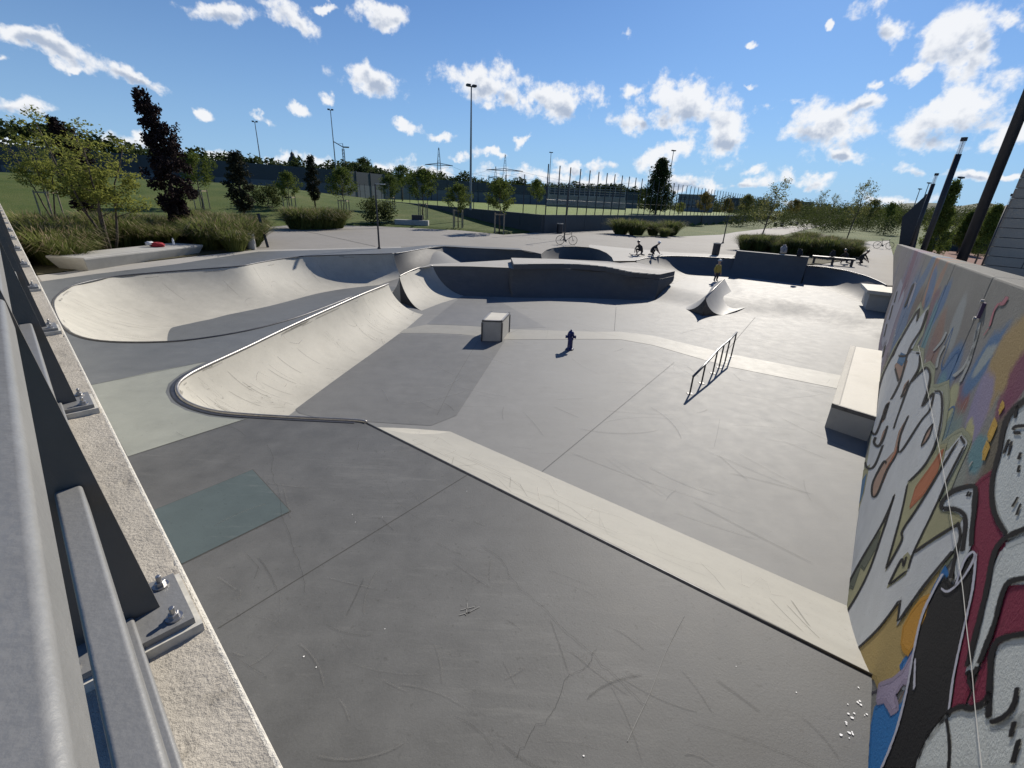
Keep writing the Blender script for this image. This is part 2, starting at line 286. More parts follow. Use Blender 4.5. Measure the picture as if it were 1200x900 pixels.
M = dict(
 deck=concrete('deck_concrete', (.094, .096, .097), var=.40, rough=.62, scuff=.12, bump=.10, stain=.18),
 deckb=concrete('deck_band_concrete', (.125, .133, .138), var=.24, rough=.6, scuff=.2, bump=.08),
 green=concrete('green_grey_concrete', (.25, .262, .235), var=.22, rough=.65, scuff=.15, bump=.08),
 plate=concrete('teal_plate', (.075, .098, .104), var=.22, rough=.7, scuff=.2, bump=.06, spec=.15),
 floor=concrete('floor_concrete', (.195, .196, .192), var=.2, rough=.67, scuff=.16, bump=.05, stain=.16, spec=.36),
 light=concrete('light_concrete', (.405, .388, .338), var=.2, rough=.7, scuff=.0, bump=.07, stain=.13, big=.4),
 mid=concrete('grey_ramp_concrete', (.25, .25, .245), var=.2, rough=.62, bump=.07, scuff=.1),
 shade=concrete('shaded_ramp_concrete', (.105, .104, .102), var=.22, rough=.68, bump=.06, scuff=.12),  # ramp walls turned from the sun: their shade is darkened into the colour
 stripe=concrete('stripe_concrete', (.268, .26, .232), var=.18, rough=.62, bump=.06, stain=.1),
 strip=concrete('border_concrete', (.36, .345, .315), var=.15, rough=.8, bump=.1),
 plaza=concrete('plaza_concrete', (.25, .235, .212), var=.15, rough=.85, bump=.15, stain=.15),
 wall=concrete('wall_concrete', (.155, .152, .138), var=.16, rough=.85, bump=.3, bsc=45, spec=.2, stain=.12, big=.8),
 ledge=concrete('ledge_concrete', (.44, .405, .345), var=.26, rough=.95, bump=.4, bsc=110, spec=.1, stain=.35, big=3),
 edge=concrete('ledge_edge', (.62, .59, .52), var=.15, rough=.85, bump=.5, bsc=70, stain=.2),
 bench=concrete('bench_concrete', (.40, .39, .36), var=.18, rough=.8, bump=.15, stain=.2),
 benchtop=concrete('bench_top_concrete', (.55, .52, .45), var=.14, rough=.7, bump=.1, stain=.2, big=1.0),
 joint=plain('joint_filler', (.06, .06, .058), .9),
 coping=plain('coping_steel', (.30, .29, .28), .5, 1.0, var=.25, sc=12),
 copingdark=plain('coping_steel_dark', (.10, .10, .105), .45, .7, var=.3, sc=9),
 steel=plain('painted_steel', (.105, .098, .088), .42, .0, var=.06, sc=20, bump=.06, bsc=160, spec=.5),
 railp=plain('grey_rail_paint', (.225, .225, .22), .45, .15, var=.07, sc=25, bump=.10, bsc=140, spec=.5),
 bolt=plain('zinc_bolt', (.45, .44, .43), .42, 1.0, var=.15, sc=60),
 grout=plain('base_grout', (.55, .53, .47), .9, var=.2, sc=30),
 dark=plain('dark_metal', (.035, .035, .04), .5, .3),
 black=plain('black_rubber', (.02, .02, .022), .7),
 polemat=plain('galvanised_pole', (.22, .23, .24), .5, .6),
 bluep=plain('blue_enamel', (.012, .018, .11), .38, 0, var=.2, sc=10),
 bark=plain('bark', (.085, .065, .05), .9, var=.4, sc=9, bump=.5, bsc=40),
 stake=plain('stake_wood', (.30, .24, .17), .85, var=.25, sc=8),
 white=plain('white_paint', (.8, .8, .8), .5),
 glass=plain('lamp_glass', (.75, .78, .8), .15, 0),
)

# ================================================================ ground heights
def z_d(x, y): return 1.1 + 0.3 * sm((y - 7) / 17)            # decks rise gently towards the plaza
PK = at(499, 284, 1.62)
def zf(x, y):                                                 # the skate floor
    z = 0.0
    d = (x - 6.8) * .79 + (y - 22.6) * .62
    if x > 3: z = .4 * sm(d / 2.9) * sm((y - 20) / 2.5)
    r = math.hypot((x - PK.x) * 1.0, (y - PK.y) * .8) / 5.6
    if r < 1: z = max(z, 1.62 * (1 - r) ** 1.5 if r > .08 else 1.62 * (.92 ** 1.5 + .02 * (1 - r / .08)))
    return z
def inside(poly, x, y):
    c = False; n = len(poly); j = n - 1
    for i in range(n):
        xi, yi = poly[i][0], poly[i][1]; xj, yj = poly[j][0], poly[j][1]
        if (yi > y) != (yj > y) and x < (xj - xi) * (y - yi) / (yj - yi) + xi: c = not c
        j = i
    return c
def segd(poly, x, y, closed=True):
    best = 1e9; n = len(poly)
    for i in range(n if closed else n - 1):
        ax, ay = poly[i][0], poly[i][1]; bx, by = poly[(i + 1) % n][0], poly[(i + 1) % n][1]
        dx, dy = bx - ax, by - ay; l = dx * dx + dy * dy or 1e-9
        t = max(0, min(1, ((x - ax) * dx + (y - ay) * dy) / l)); best = min(best, math.hypot(x - ax - t * dx, y - ay - t * dy))
    return best
HF = [at(868, 361, .2), at(880, 368, 0), at(933, 374.5, 0), at(985, 388, 0), at(1028, 404, 0)]
HP = HF + [Vector((16.2, 18.5, 0)), Vector((30, 36, 0)), Vector((20, 36, 0)), Vector((13, 28, 0))]
def zf(x, y, base_=zf):
    z = base_(x, y)
    if x > 9 and inside(HP, x, y): z = max(z, .46 * sm(segd(HF, x, y, False) / 2.6))
    return z
def atf(px, py, zfun):
    z = 1.0
    for _ in range(25): p = at(px, py, z); z = zfun(p.x, p.y)
    return Vector((p.x, p.y, z))
def hit(px, py, zfun):                                         # first point of the ground along a line of sight
    d = ray(px, py); k = math.hypot(d.x, d.y); t = 4.0
    while t < 200:
        p = CP + d * (t / k)
        if p.z <= zfun(p.x, p.y): break
        t += .15
    return Vector((p.x, p.y, zfun(p.x, p.y)))
def PX(lst, zfun=z_d): return [atf(a, b, zfun) for a, b in lst]
def sheet(name, outer, holes, zfun, mat, step=2.0, dz=0.0, kind='structure', parent=None):
    vs = []; es = []
    def ring(r):
        o = len(vs); k = 0
        for i in range(len(r)):
            a = r[i]; b = r[(i + 1) % len(r)]; n = max(1, min(40, int(math.hypot(b[0] - a[0], b[1] - a[1]) / (step * .7))))
            for j in range(n): vs.append(Vector((a[0] + (b[0] - a[0]) * j / n, a[1] + (b[1] - a[1]) * j / n))); k += 1
        es.extend((o + i, o + (i + 1) % k) for i in range(k))
    ring(outer)
    for h in holes: ring(h)
    x0 = min(p[0] for p in outer); x1 = max(p[0] for p in outer); y0 = min(p[1] for p in outer); y1 = min(70, max(p[1] for p in outer))
    y = y0
    while y < y1:
        x = max(x0, -60)
        while x < min(x1, 60):
            if inside(outer, x, y) and segd(outer, x, y) > step * .3: vs.append(Vector((x, y)))
            x += step
        y += step
    ov, oe, of, _, _, _ = delaunay_2d_cdt(vs, es, [], 0, 1e-5)
    fs = []
    for f in of:
        cx = sum(ov[i].x for i in f) / len(f); cy = sum(ov[i].y for i in f) / len(f)
        if inside(outer, cx, cy) and not any(inside(h, cx, cy) for h in holes):
            a, b, c = ov[f[0]], ov[f[1]], ov[f[2]]
            fs.append(tuple(f) if (b - a).cross(c - a) > 0 else tuple(f)[::-1])
    mb = MB(); mb.add([(v.x, v.y, zfun(v.x, v.y) + dz) for v in ov], fs)
    o = mb.build(name, mat, parent, smooth=False); tag(o, kind=kind); return o
def smooth(pts, n=6, closed=False):                            # Catmull-Rom through tuples
    pts = [Vector(p) for p in pts]; k = len(pts); out = []
    for i in range(k if closed else k - 1):
        p0 = pts[i - 1] if (closed or i > 0) else pts[i]; p1 = pts[i]; p2 = pts[(i + 1) % k]
        p3 = pts[(i + 2) % k] if (closed or i + 2 < k) else p2
        for j in range(n):
            t = j / n
            out.append(.5 * ((2 * p1) + (p2 - p0) * t + (2 * p0 - 5 * p1 + 4 * p2 - p3) * t * t + (3 * p1 - p0 - 3 * p2 + p3) * t ** 3))
    if not closed: out.append(pts[-1])
    return out

# ================================================================ the two retaining walls that meet below the camera
UL = Vector((-.737, .676, 0)).normalized(); NL = Vector((UL.y, -UL.x, 0)); NL = NL if NL.y > 0 else -NL
UW = Vector((math.cos(R(52.7)), math.sin(R(52.7)), 0)); P0 = Vector((2.885, 2.455, 0)); NW = Vector((-UW.y, UW.x, 0))
def Wp(s, z=0, off=0): p = P0 + UW * s + NW * off; return Vector((p.x, p.y, z))
def Wtop(s): return 4.03 - .037 * s
LEDZ = 3.55; LOFF = .0935
def Lp(t, off=0.0, z=LEDZ): p = NL * off + UL * t; return Vector((p.x, p.y, z))
S0 = (LOFF - NL.dot(P0)) / NL.dot(UW)
KC = Wp(S0)

# ================================================================ outlines
HOLE = [ # px, py, run of the transition, roundness, piece
 (None, None, 2.18, .15, 'bank'), (430, 496.5, 2.18, .35, 'bank'), (418, 493.7, 2.1, .6, 'quarter'), (350, 490.5, 1.95, .8, 'quarter'), (290, 487, 1.8, 1, 'quarter'), (255, 483.5, 1.7, 1, 'quarter'),
 (230, 477, 1.6, 1, 'quarter'), (214, 468.5, 1.5, 1, 'quarter'), (207.5, 458, 1.5, 1, 'quarter'), (210, 449, 1.5, 1, 'quarter'), (221, 440, 1.5, 1, 'quarter'), (240, 430, 1.5, 1, 'quarter'), (290, 407, 1.5, 1, 'quarter'),
 (340, 383, 1.5, 1, 'quarter'), (400, 356, 1.5, 1, 'quarter'), (425, 345, 1.5, 1, 'quarter'),
 (413, 347.8, 1.0, 1, 'bowl'), (385, 359, 1.2, 1, 'bowl'), (345, 373.5, 1.3, 1, 'bowl'), (290, 388, 1.4, 1, 'bowl'), (230, 398, 1.4, 1, 'bowl'), (185, 401.5, 1.5, 1, 'bowl'), (130, 401, 1.6, 1, 'bowl'), (95, 395.5, 1.9, 1, 'bowl'),
 (75, 384, 2.2, 1, 'bowl'), (65, 367, 2.4, 1, 'bowl'), (63, 354, 2.6, 1, 'bowl'), (69, 345.5, 2.8, 1, 'bowl'), (86, 335, 3.0, .9, 'bowl'), (130, 325, 3.2, .8, 'bowl'), (175, 320.5, 3.2, .8, 'bowl'), (225, 316.5, 2.9, .8, 'bowl'), (280, 312.2, 2.6, .8, 'bowl'),
 (303, 308, 2.2, .9, 'bowl'), (330, 303.5, 2.0, 1, 'bowl'), (358, 300.5, 1.6, 1, 'bowl'), (400, 299, 1.2, 1, 'bowl'), (440, 298, 1.2, 1, 'bowl'), (462, 297.3, 1.3, 1, 'bowl'),
 (478, 295, 1.5, 1, 'rear'), (500, 291, 1.5, 1, 'rear'), (520, 289.2, 1.4, 1, 'rear'), (545, 290.6, 1.3, 1, 'rear'), (575, 292, 1.3, 1, 'rear'), (610, 293.4, 1.3, 1, 'rear'),
 (634, 298, 1.3, 1, 'rear2'),
]
hole = [];  hattr = []
for (a, b, run, pr, pc) in HOLE:
    p = Vector((P0.x, P0.y, 1.1)) if a is None else atf(a, b, z_d)
    hole.append(p); hattr.append((run, pr, pc))
pocket_px = [(634, 298), (640, 293), (648, 290.6), (660, 289), (675, 288.8), (690, 289.8), (702, 292.5), (711, 296.5), (717, 301.5), (719, 306)]
pocket = PX(pocket_px)
isl_front_px = [(492, 313.8), (507, 311.8), (545, 312), (597, 313.8)]
isl_led_px = [(602, 309.4), (668, 309), (710, 312.4), (740, 318.6), (773, 321.6)]
TIPR = (791, 317.8)
IZ = 1.25; LZ = 1.5
isl_front = [at(a, b, IZ) for a, b in isl_front_px]; LEDGEZ = [1.5, 1.5, 1.44, 1.30, 1.14]; isl_led = [at(a, b, z) for (a, b), z in zip(isl_led_px, LEDGEZ)]; TIPZ = 1.16; tipr = at(*TIPR, TIPZ)
right_px = [(745, 305.8, 2.6, 1), (757, 302.8, 2.6, 1), (770, 301, 2.4, 1), (785, 300.2, 2.0, 1), (800, 300.4, 1.7, 1), (830, 301.6, 1.6, 1), (861, 303.2, 1.6, 1)]
rlow_px = [(945, 311.5, 1.5, 1), (968, 313.5, 1.4, 1), (992, 317.5, 1.4, 1), (1014, 323.5, 1.3, 1), (1030, 330, 1.2, 1), (1039, 334.5, .7, 1)]
right = [atf(a, b, z_d) for a, b, _, _ in right_px]; rlow = [atf(a, b, z_d) for a, b, _, _ in rlow_px]
swr = (rlow[-1] - P0).dot(UW)
WEND = Wp(swr + .2, 1.4)
main_hole = hole + pocket[1:] + right + rlow + [WEND]
# paving outline
def ledge_xy(t): return Lp(t, LOFF)
out_px = [(298, 293), (303, 285), (308, 266.5), (345, 263.5), (440, 265), (540, 270), (590, 275), (632, 272.5), (715, 266), (745, 277), (800, 277), (845, 275), (862, 272), (985, 257.5), (996, 258), (940, 270), (880, 284.5), (866, 294)]
outer = [KC, ledge_xy(22.4)] + PX([(46, 322.5)]) + PX(out_px) + [right[-1] + Vector((.2, .5, 0)), rlow[0] + Vector((.6, .4, 0))] + PX([(1010, 303), (1013, 283), (1042, 282)]) + [Wp(46, 1.4), Wp(20, 1.4)]
sheet('plaza_ground', outer, [main_hole], z_d, M['plaza'], 1.6)
# ---- floor
mb = MB(); X0, X1, Y0, Y1, ST = -17.0, 25.0, 1.5, 38.0, .3
nx = int((X1 - X0) / ST); ny = int((Y1 - Y0) / ST)
for j in range(ny + 1):
    for i in range(nx + 1):
        x = X0 + i * ST; y = Y0 + j * ST; mb.v.append((x, y, zf(x, y)))
for j in range(ny):
    for i in range(nx):
        x = X0 + (i + .5) * ST; y = Y0 + (j + .5) * ST
        if inside(main_hole, x, y) or segd(main_hole, x, y) < .5:
            if inside(hole[:1] + [KC], x, y): continue
            if (Vector((x, y, 0)) - P0).dot(NW) < -.2: continue
            a = j * (nx + 1) + i; mb.f.append((a, a + 1, a + nx + 2, a + nx + 1))
tag(mb.build('skate_floor', M['floor'], smooth=True), kind='structure')
# ---- deck paint bands over the paving
def off_hole(idx, d):                                           # hole vertex pushed out onto the deck
    n = len(hole); a = hole[max(idx - 1, 0)]; b = hole[min(idx + 1, n - 1)]; t = (b - a).normalized(); q = hole[idx] - Vector((t.y, -t.x, 0)) * d
    return Vector((q.x, q.y, 0))
deck_out = [KC, ledge_xy(21.8)] + PX([(49, 330), (110, 321.5), (208, 309.5), (303, 295), (440, 291.2), (470, 290.5), (500, 287.4), (520, 287), (560, 289), (608, 290.8), (612, 292.2)]) + hole[::-1][1:]
sheet('skate_deck', deck_out, [], z_d, M['deckb'], 1.4, .004)
near_out = [KC] + [ledge_xy(t) for t in (3, )] + PX([(150, 536), (225, 511.5), (300, 487.8)]) + [hole[i] for i in (3, 2, 1, 0)]
sheet('near_deck', near_out, [], z_d, M['deck'], 1.0, .008)
gl = [ledge_xy(3.05)]
green_out = PX([(150, 536), (106, 452), (175, 437), (243, 424)]) + [off_hole(i, .16) for i in (11, 10, 9, 8, 7, 6, 5, 4)] + PX([(300, 487.8)])
sheet('light_deck_panel', green_out, [], z_d, M['green'], 1.0, .008)
strip_out = PX([(44, 323), (298, 293.2), (440, 289.5), (470, 288.8), (470, 290.5), (440, 291.2), (303, 295), (208, 309.5), (110, 321.5), (49, 330)])
sheet('border_path', strip_out, [], z_d, M['strip'], 1.4, .006)
plate = PX([(178, 600), (296, 551.5), (340, 600), (213, 662)])
sheet('steel_cover_plate', plate, [], z_d, M['plate'], .6, .014)
ctr = sum(plate, Vector()) / 4
sheet('cover_joint', [ctr + (p - ctr) * 1.02 for p in plate], [], z_d, M['joint'], .6, .011)
rd = [pocket[-1] + Vector((0, 0, 0)), *pocket[::-1][1:5], *PX([(690, 286.5), (735, 291), (790, 296), (866, 299)]), right[-1] + Vector((.1, .3, 0)), *right[::-1]]
sheet('rear_deck', rd, [], z_d, M['strip'], 1.5, .004)
# floor panels
fl0 = lambda x, y: 0.0
stripe = PX([(455, 390.5), (478, 385), (500, 380.5), (548, 382), (600, 386), (700, 389), (728, 388.8), (765, 393.5), (850, 414), (985, 440), (984, 456), (850, 429), (765, 404.5), (728, 398), (700, 397.5), (590, 398), (540, 392), (500, 390.5)], fl0)
sheet('floor_stripe', stripe, [], zf, M['stripe'], .8, .006)
lf = PX([(456, 391), (500, 391.5), (540, 393), (592, 399), (535, 487), (505, 499), (480, 497.5), (425, 494), (368, 489), (350, 484), (344, 478), (350, 469), (400, 435)], fl0)
sheet('dark_floor_panel', lf, [], zf, concrete('dark_panel_concrete', (.145, .147, .146), var=.26, rough=.64, scuff=.12, bump=.05, spec=.3, stain=.12), .8, .004)
lf2 = PX([(541, 347.5), (578, 348.5), (640, 384), (600, 385), (548, 381.5), (500, 380)], fl0)
sheet('grey_floor_panel', lf2, [], zf, concrete('panel_concrete', (.16, .162, .162), var=.2, rough=.58, scuff=.2, bump=.06), .8, .004)
bf = PX([(187, 391), (192, 386.5), (215, 381), (245, 375), (300, 360), (340, 350), (360, 343), (385, 334), (432, 331.5), (470, 334), (455, 345), (345, 380), (230, 405), (190, 402)], fl0)
sheet('bowl_floor_panel', bf, [], lambda x, y: 0.0, M['deckb'], .8, .012)
# joints
def ribbon(mb, pts, w, dz):
    pts = [Vector(p) for p in pts]
    for a, b in zip(pts[:-1], pts[1:]):
        t = (b - a); t.z = 0; t.normalize(); n = Vector((-t.y, t.x, 0)) * w / 2
        mb.add([a - n + Vector((0, 0, dz)), b - n + Vector((0, 0, dz)), b + n + Vector((0, 0, dz)), a + n + Vector((0, 0, dz))], [(0, 1, 2, 3)])
mb = MB()
def jl(lst, zfun, w=.012, dz=.011, n=8):
    q = PX(lst, zfun); pts = []
    for a, b in zip(q[:-1], q[1:]):
        for i in range(n): c = a.lerp(b, i / n); pts.append(Vector((c.x, c.y, zfun(c.x, c.y))))
    pts.append(q[-1]); ribbon(mb, pts, w, dz)
jl([(256, 737), (548, 557)], z_d, .007); jl([(150, 536), (300, 487.8)], z_d, .01, .0125); jl([(106, 452), (243, 424)], z_d, .01, .0125)
jl([(635, 553), (715, 487), (790, 425)], zf, .006); jl([(512, 487), (536, 440), (560, 400)], zf, .005, .0075); jl([(720, 388), (722, 360)], zf, .008); jl([(850, 413), (885, 372)], zf, .008); 
jl([(318, 264), (372, 274), (440, 289)], z_d, .05, .012); jl([(330, 292.2), (440, 290.2), (498, 288.2)], z_d, .04, .012); jl([(560, 272), (640, 281)], z_d, .03, .012); jl([(690, 287), (860, 297)], z_d, .03, .012)
tag(mb.build('slab_joints', M['joint']), kind='structure')
# chalk and paint marks, leaves on the deck
mb = MB(); 
for k in range(14):
    px, py = rnd.uniform(330, 1000), rnd.uniform(520, 895)
    p = atf(px, py, z_d)
    if inside(main_hole, p.x, p.y): continue
    r_ = rnd.uniform(.002, .007); a0 = rnd.uniform(0, 6); mb.add([p + Vector((math.cos(a0 + i * 1.26) * r_ * rnd.uniform(.6, 1.4), math.sin(a0 + i * 1.26) * r_ * rnd.uniform(.6, 1.4), .0125)) for i in range(5)], [(0, 1, 2, 3, 4)])
for (cx, cy, n_) in ((1000, 850, 12), (1005, 820, 6)):
    for k in range(n_):
        p = atf(cx + rnd.gauss(0, 7), cy + rnd.gauss(0, 16), z_d); r_ = rnd.uniform(.004, .011)
        if inside(main_hole, p.x, p.y): continue
        mb.add([p + Vector((math.cos(i * 1.26) * r_ * rnd.uniform(.5, 1.4), math.sin(i * 1.26) * r_ * rnd.uniform(.5, 1.4), .0135)) for i in range(5)], [(0, 1, 2, 3, 4)])
tag(mb.build('paint_flecks', M['white']), kind='stuff')
mb = MB()
ribbon(mb, smooth([atf(a, b, z_d) for a, b in ((802, 722), (780, 765), (762, 812), (745, 848), (735, 870))], 6), .005, .0125)
for a, b in (((540, 716), (556, 712)), ((545, 721), (562, 712)), ((548, 708), (546, 722)), ((538, 722), (552, 718))): ribbon(mb, PX([a, b]), .008, .0125)
tag(mb.build('chalk_marks', plain('chalk', (.21, .21, .205), .9)), kind='structure')

# ================================================================ ramps
def normals(pts):
    out = []
    for i in range(len(pts)):
        ts = []
        if i > 0: ts.append((pts[i] - pts[i - 1]).normalized())
        if i < len(pts) - 1: ts.append((pts[i + 1] - pts[i]).normalized())
        t = sum(ts, Vector()); t.z = 0; t.normalize(); out.append(Vector((t.y, -t.x, 0)))
    return out
def profile(top, bot, rnd_, n=12):
    pts = []; h = top.z - bot.z; dx = Vector((bot.x - top.x, bot.y - top.y, 0)); run = dx.length or 1e-6
    rr = (run * run + h * h) / (2 * max(h, 1e-3)); ph = math.asin(min(1, run / rr)) if run <= rr else math.asin(min(1, run / rr))
    if h > run: ph = math.pi - ph
    for k in range(n + 1):
        a = ph * k / n; fx = rr * math.sin(a) / run; fz = rr * (1 - math.cos(a)) / h
        lx = k / n; fx = fx * rnd_ + lx * (1 - rnd_); fz = fz * rnd_ + lx * (1 - rnd_)
        pts.append(Vector((bot.x - dx.x * fx, bot.y - dx.y * fx, bot.z + h * fz)))
    return pts
def loft(name, tops, bots, rnds, mat, label, n=12, caps=(False, False), capmat=None, parent=None, group=None):
    mb = MB(); rows = [profile(a, b, r_, n) for a, b, r_ in zip(tops, bots, rnds)]
    for i, rw in enumerate(rows): mb.v += [tuple(v) for v in rw]
    m_ = n + 1
    for i in range(len(rows) - 1):
        for k in range(n): a = i * m_ + k; mb.f.append((a, a + m_, a + m_ + 1, a + 1))
    mb.mi = [0] * len(mb.f)
    o = mb.build(name, mat, parent, smooth=True); ROWS[name] = rows
    for e, rw in ((0, rows[0]), (1, rows[-1])):
        if caps[e]:
            c = MB(); z0 = min(v.z for v in rw) - .02
            c.add(rw + [Vector((rw[-1].x, rw[-1].y, z0))], [tuple(range(len(rw) + 1))])
            c.build('end_face', capmat or mat, o)
    if label and not parent: tag(o, label, 'skate ramp', group)
    return o
ROWS = {}
hn = normals(hole); hb = []
for p, n_, (run, pr, pc) in zip(hole, hn, hattr):
    q = p + n_ * run; hb.append(Vector((q.x, q.y, zf(q.x, q.y) - .01 if pc in ('bank', 'quarter') else (-.005 if pc == 'bowl' else zf(q.x, q.y) - .01))))
for _ in range(6):
    nb_ = [v.copy() for v in hb]
    for i in range(17, 38):
        m_ = (hb[i - 1] + hb[i + 1]) / 2; nb_[i] = hb[i].lerp(Vector((m_.x, m_.y, hb[i].z)), .5)
    hb = nb_
hb[0] = P0 + Vector((.593, .805, 0)) * 2.18; hb[0].z = -.01; hb[0] += UW * 0
sb = (hb[0] - P0).dot(UW); hb[0] = Wp(2.18, -.01)
def piece(i0, i1, name, mat, label, caps=(False, False), sub=4):
    tp = smooth(hole[i0:i1 + 1], sub); bt = smooth(hb[i0:i1 + 1], sub); pr = [hattr[i][1] for i in range(i0, i1 + 1)]
    rn = [pr[min(len(pr) - 1, k // sub)] * (1 - (k % sub) / sub) + pr[min(len(pr) - 1, k // sub + 1)] * (k % sub) / sub for k in range(len(tp))]
    return loft(name, tp, bt, rn, mat, label, caps=caps), tp
bank, bank_top = piece(0, 1, 'bank_ramp', M['stripe'], 'long pale concrete bank dropping from the near dark deck beside the graffiti wall')
tip = at(455, 333, 1.12); q15 = hole[15]
qpts = hole[0:16] + [tip]; qn = normals(qpts); qb = []
for i in range(1, 17):
    run = HOLE[i][2] if i < 16 else 1.5; q = qpts[i] + qn[i] * run; qb.append(Vector((q.x, q.y, -.01)))
qb[0] = hb[1]
for _ in range(3): qb = [qb[0]] + [qb[i].lerp((qb[i - 1] + qb[i + 1]) / 2, .4) for i in range(1, 15)] + [qb[15]]
rn_ = [HOLE[i][3] for i in range(1, 16)] + [1]; rn4 = [rn_[min(15, k // 4)] * (1 - (k % 4) / 4) + rn_[min(15, k // 4 + 1)] * (k % 4) / 4 for k in range(61)]
qtop = smooth(qpts[1:], 4)
qt = loft('quarter_pipe', qtop, smooth(qb, 4), rn4, M['light'], 'long pale curved quarter pipe with a rounded near end, left of the dark floor panel', n=16, caps=(False, True))
nt_ = Vector(((tip - q15).y, -(tip - q15).x, 0)).normalized()
tipc = tip - nt_ * .9; tipc.z = .0; q15c = hole[16] - nt_ * .5; q15c.z = .0
loft('spine_back', [tip, hole[16].lerp(q15, .5)], [tipc, q15c], [1, 1], M['light'], None, caps=(True, False), parent=qt)
bw, btop = piece(16, 38, 'skate_bowl', M['light'], 'kidney shaped pale concrete bowl in the dark deck beside the concrete bench')
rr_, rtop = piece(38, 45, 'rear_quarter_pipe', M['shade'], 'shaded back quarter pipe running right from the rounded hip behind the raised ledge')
# coping pipes
def cop(parent, pts, r=.028, mat='coping', up_=.012):
    c = MB(); c.tube([Vector((p.x, p.y, p.z + up_)) for p in pts], r, 8); return c.build('coping', M[mat], parent, smooth=True)
cop(bank, bank_top, .017, 'copingdark', .006); cop(qt, qtop[1:], .03, 'coping'); cop(bw, btop, .022, 'copingdark'); cop(rr_, rtop, .02, 'copingdark')
# steel lip on the deck side of the near curve
c = MB(); lip = smooth([off_hole(i, .055) for i in range(2, 12)], 6); 
for a in lip: a.z = z_d(a.x, a.y)
ribbon(c, lip, .07, .016); c.build('deck_lip', M['copingdark'], qt)
# pocket
ctrp = Vector((3.4, 26.5, 0)); pb = []
for p in pocket:
    d = (ctrp - p); d.z = 0; d.normalize(); q = p + d * 1.5; pb.append(Vector((q.x, q.y, .2)))
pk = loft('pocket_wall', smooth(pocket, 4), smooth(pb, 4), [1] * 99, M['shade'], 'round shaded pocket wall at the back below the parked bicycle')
# island: second quarter, front wall, raised ledge
q2t = [at(468, 324, 1.12), at(478, 319, 1.15), at(492, 313.8, 1.2), at(507, 311.8, IZ)]
q2b = [at(494, 364, 0), at(516, 355.5, 0), at(535, 350, 0), at(548, 347.6, -.01)]
q2 = loft('island_quarter_pipe', smooth(q2t, 5), smooth(q2b, 5), [1] * 99, M['light'], 'short pale quarter pipe curving up to the island beside the black triangular gap', caps=(True, False), capmat=M['dark'])
cop(q2, smooth(q2t, 5), .025, 'coping')
bk = [p - Vector((1.3, -.4, 0)) for p in q2t]
for i, b in enumerate(bk): b.z = zf(b.x, b.y) * .9
loft('back_slope', q2t[::-1], bk[::-1], [1] * 9, M['light'], None, caps=(False, True), parent=q2)
wt = [isl_front[1], isl_front[2], isl_front[3]] + [Vector((p.x, p.y, p.z - .25)) for p in isl_led]
wb = [at(548, 347.6, -.01), at(568, 348.6, -.01), at(600, 349.4, -.01), at(604, 349.5, -.01), at(668, 350.3, -.01), at(710, 351.2, -.01), at(740, 352.3, -.01), at(767, 353, -.01)]
lin = lambda P_, n: [a.lerp(b, j / n) for a, b in zip(P_[:-1], P_[1:]) for j in range(n)] + [P_[-1]]
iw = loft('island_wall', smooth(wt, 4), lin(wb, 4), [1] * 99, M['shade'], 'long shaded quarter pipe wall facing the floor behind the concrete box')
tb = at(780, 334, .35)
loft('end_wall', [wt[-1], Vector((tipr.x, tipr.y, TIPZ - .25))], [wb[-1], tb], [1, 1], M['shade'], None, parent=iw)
isl_back = PX([(744, 306.5), (719, 306.5), (690, 305), (640, 304), (610, 302.5)], lambda x, y: 1.38) + [at(590, 306.2, IZ), at(525, 308.6, IZ), at(505, 309.6, IZ)]
itop = [isl_front[0], *isl_front[1:], *isl_led, tipr] + isl_back
zi = lambda x, y: IZ + .13 * sm((y - 23) / 5) - .35 * sm((x - 3.2) / 3.5) * (1 - sm((y - 23.5) / 4))
o = sheet('island_deck', itop, [], zi, M['strip'], 1.0, .002, kind=None, parent=None); tag(o, 'flat pale deck on top of the island between the floor and the back pocket', 'skate deck')
lb = [at(599, 302.2, 1.5), at(655, 303.6, 1.5), at(712, 306.3, 1.44), at(745, 310.5, 1.32)]
fr = [Vector((p.x, p.y - .03, p.z)) for p in isl_led] + [tipr]
poly = fr + lb[::-1]
c = MB(); c.prism([(p.x, p.y) for p in poly], [p.z - .24 for p in poly], [p.z for p in poly]); o = c.build('raised_ledge', M['shade']); c = MB(); c.add([(p.x, p.y, p.z + .004) for p in poly], [tuple(range(len(poly)))]); c.build('ledge_top', M['strip'], o); tag(o, 'raised pale concrete ledge with a cut tip along the top of the long shaded wall', 'ledge')  # sides take the concrete with shade in its colour, the top stays pale
c = MB(); fr2 = smooth(fr[:-1], 4)
for a, b in zip(fr2[:-1], fr2[1:]): c.box(((a.x + b.x) / 2, (a.y + b.y) / 2 - .012, (a.z + b.z) / 2 - .012), ((b - a).length + .01, .02, .034), math.atan2(b.y - a.y, b.x - a.x))
c.build('edge_angle', M['bench'], o)
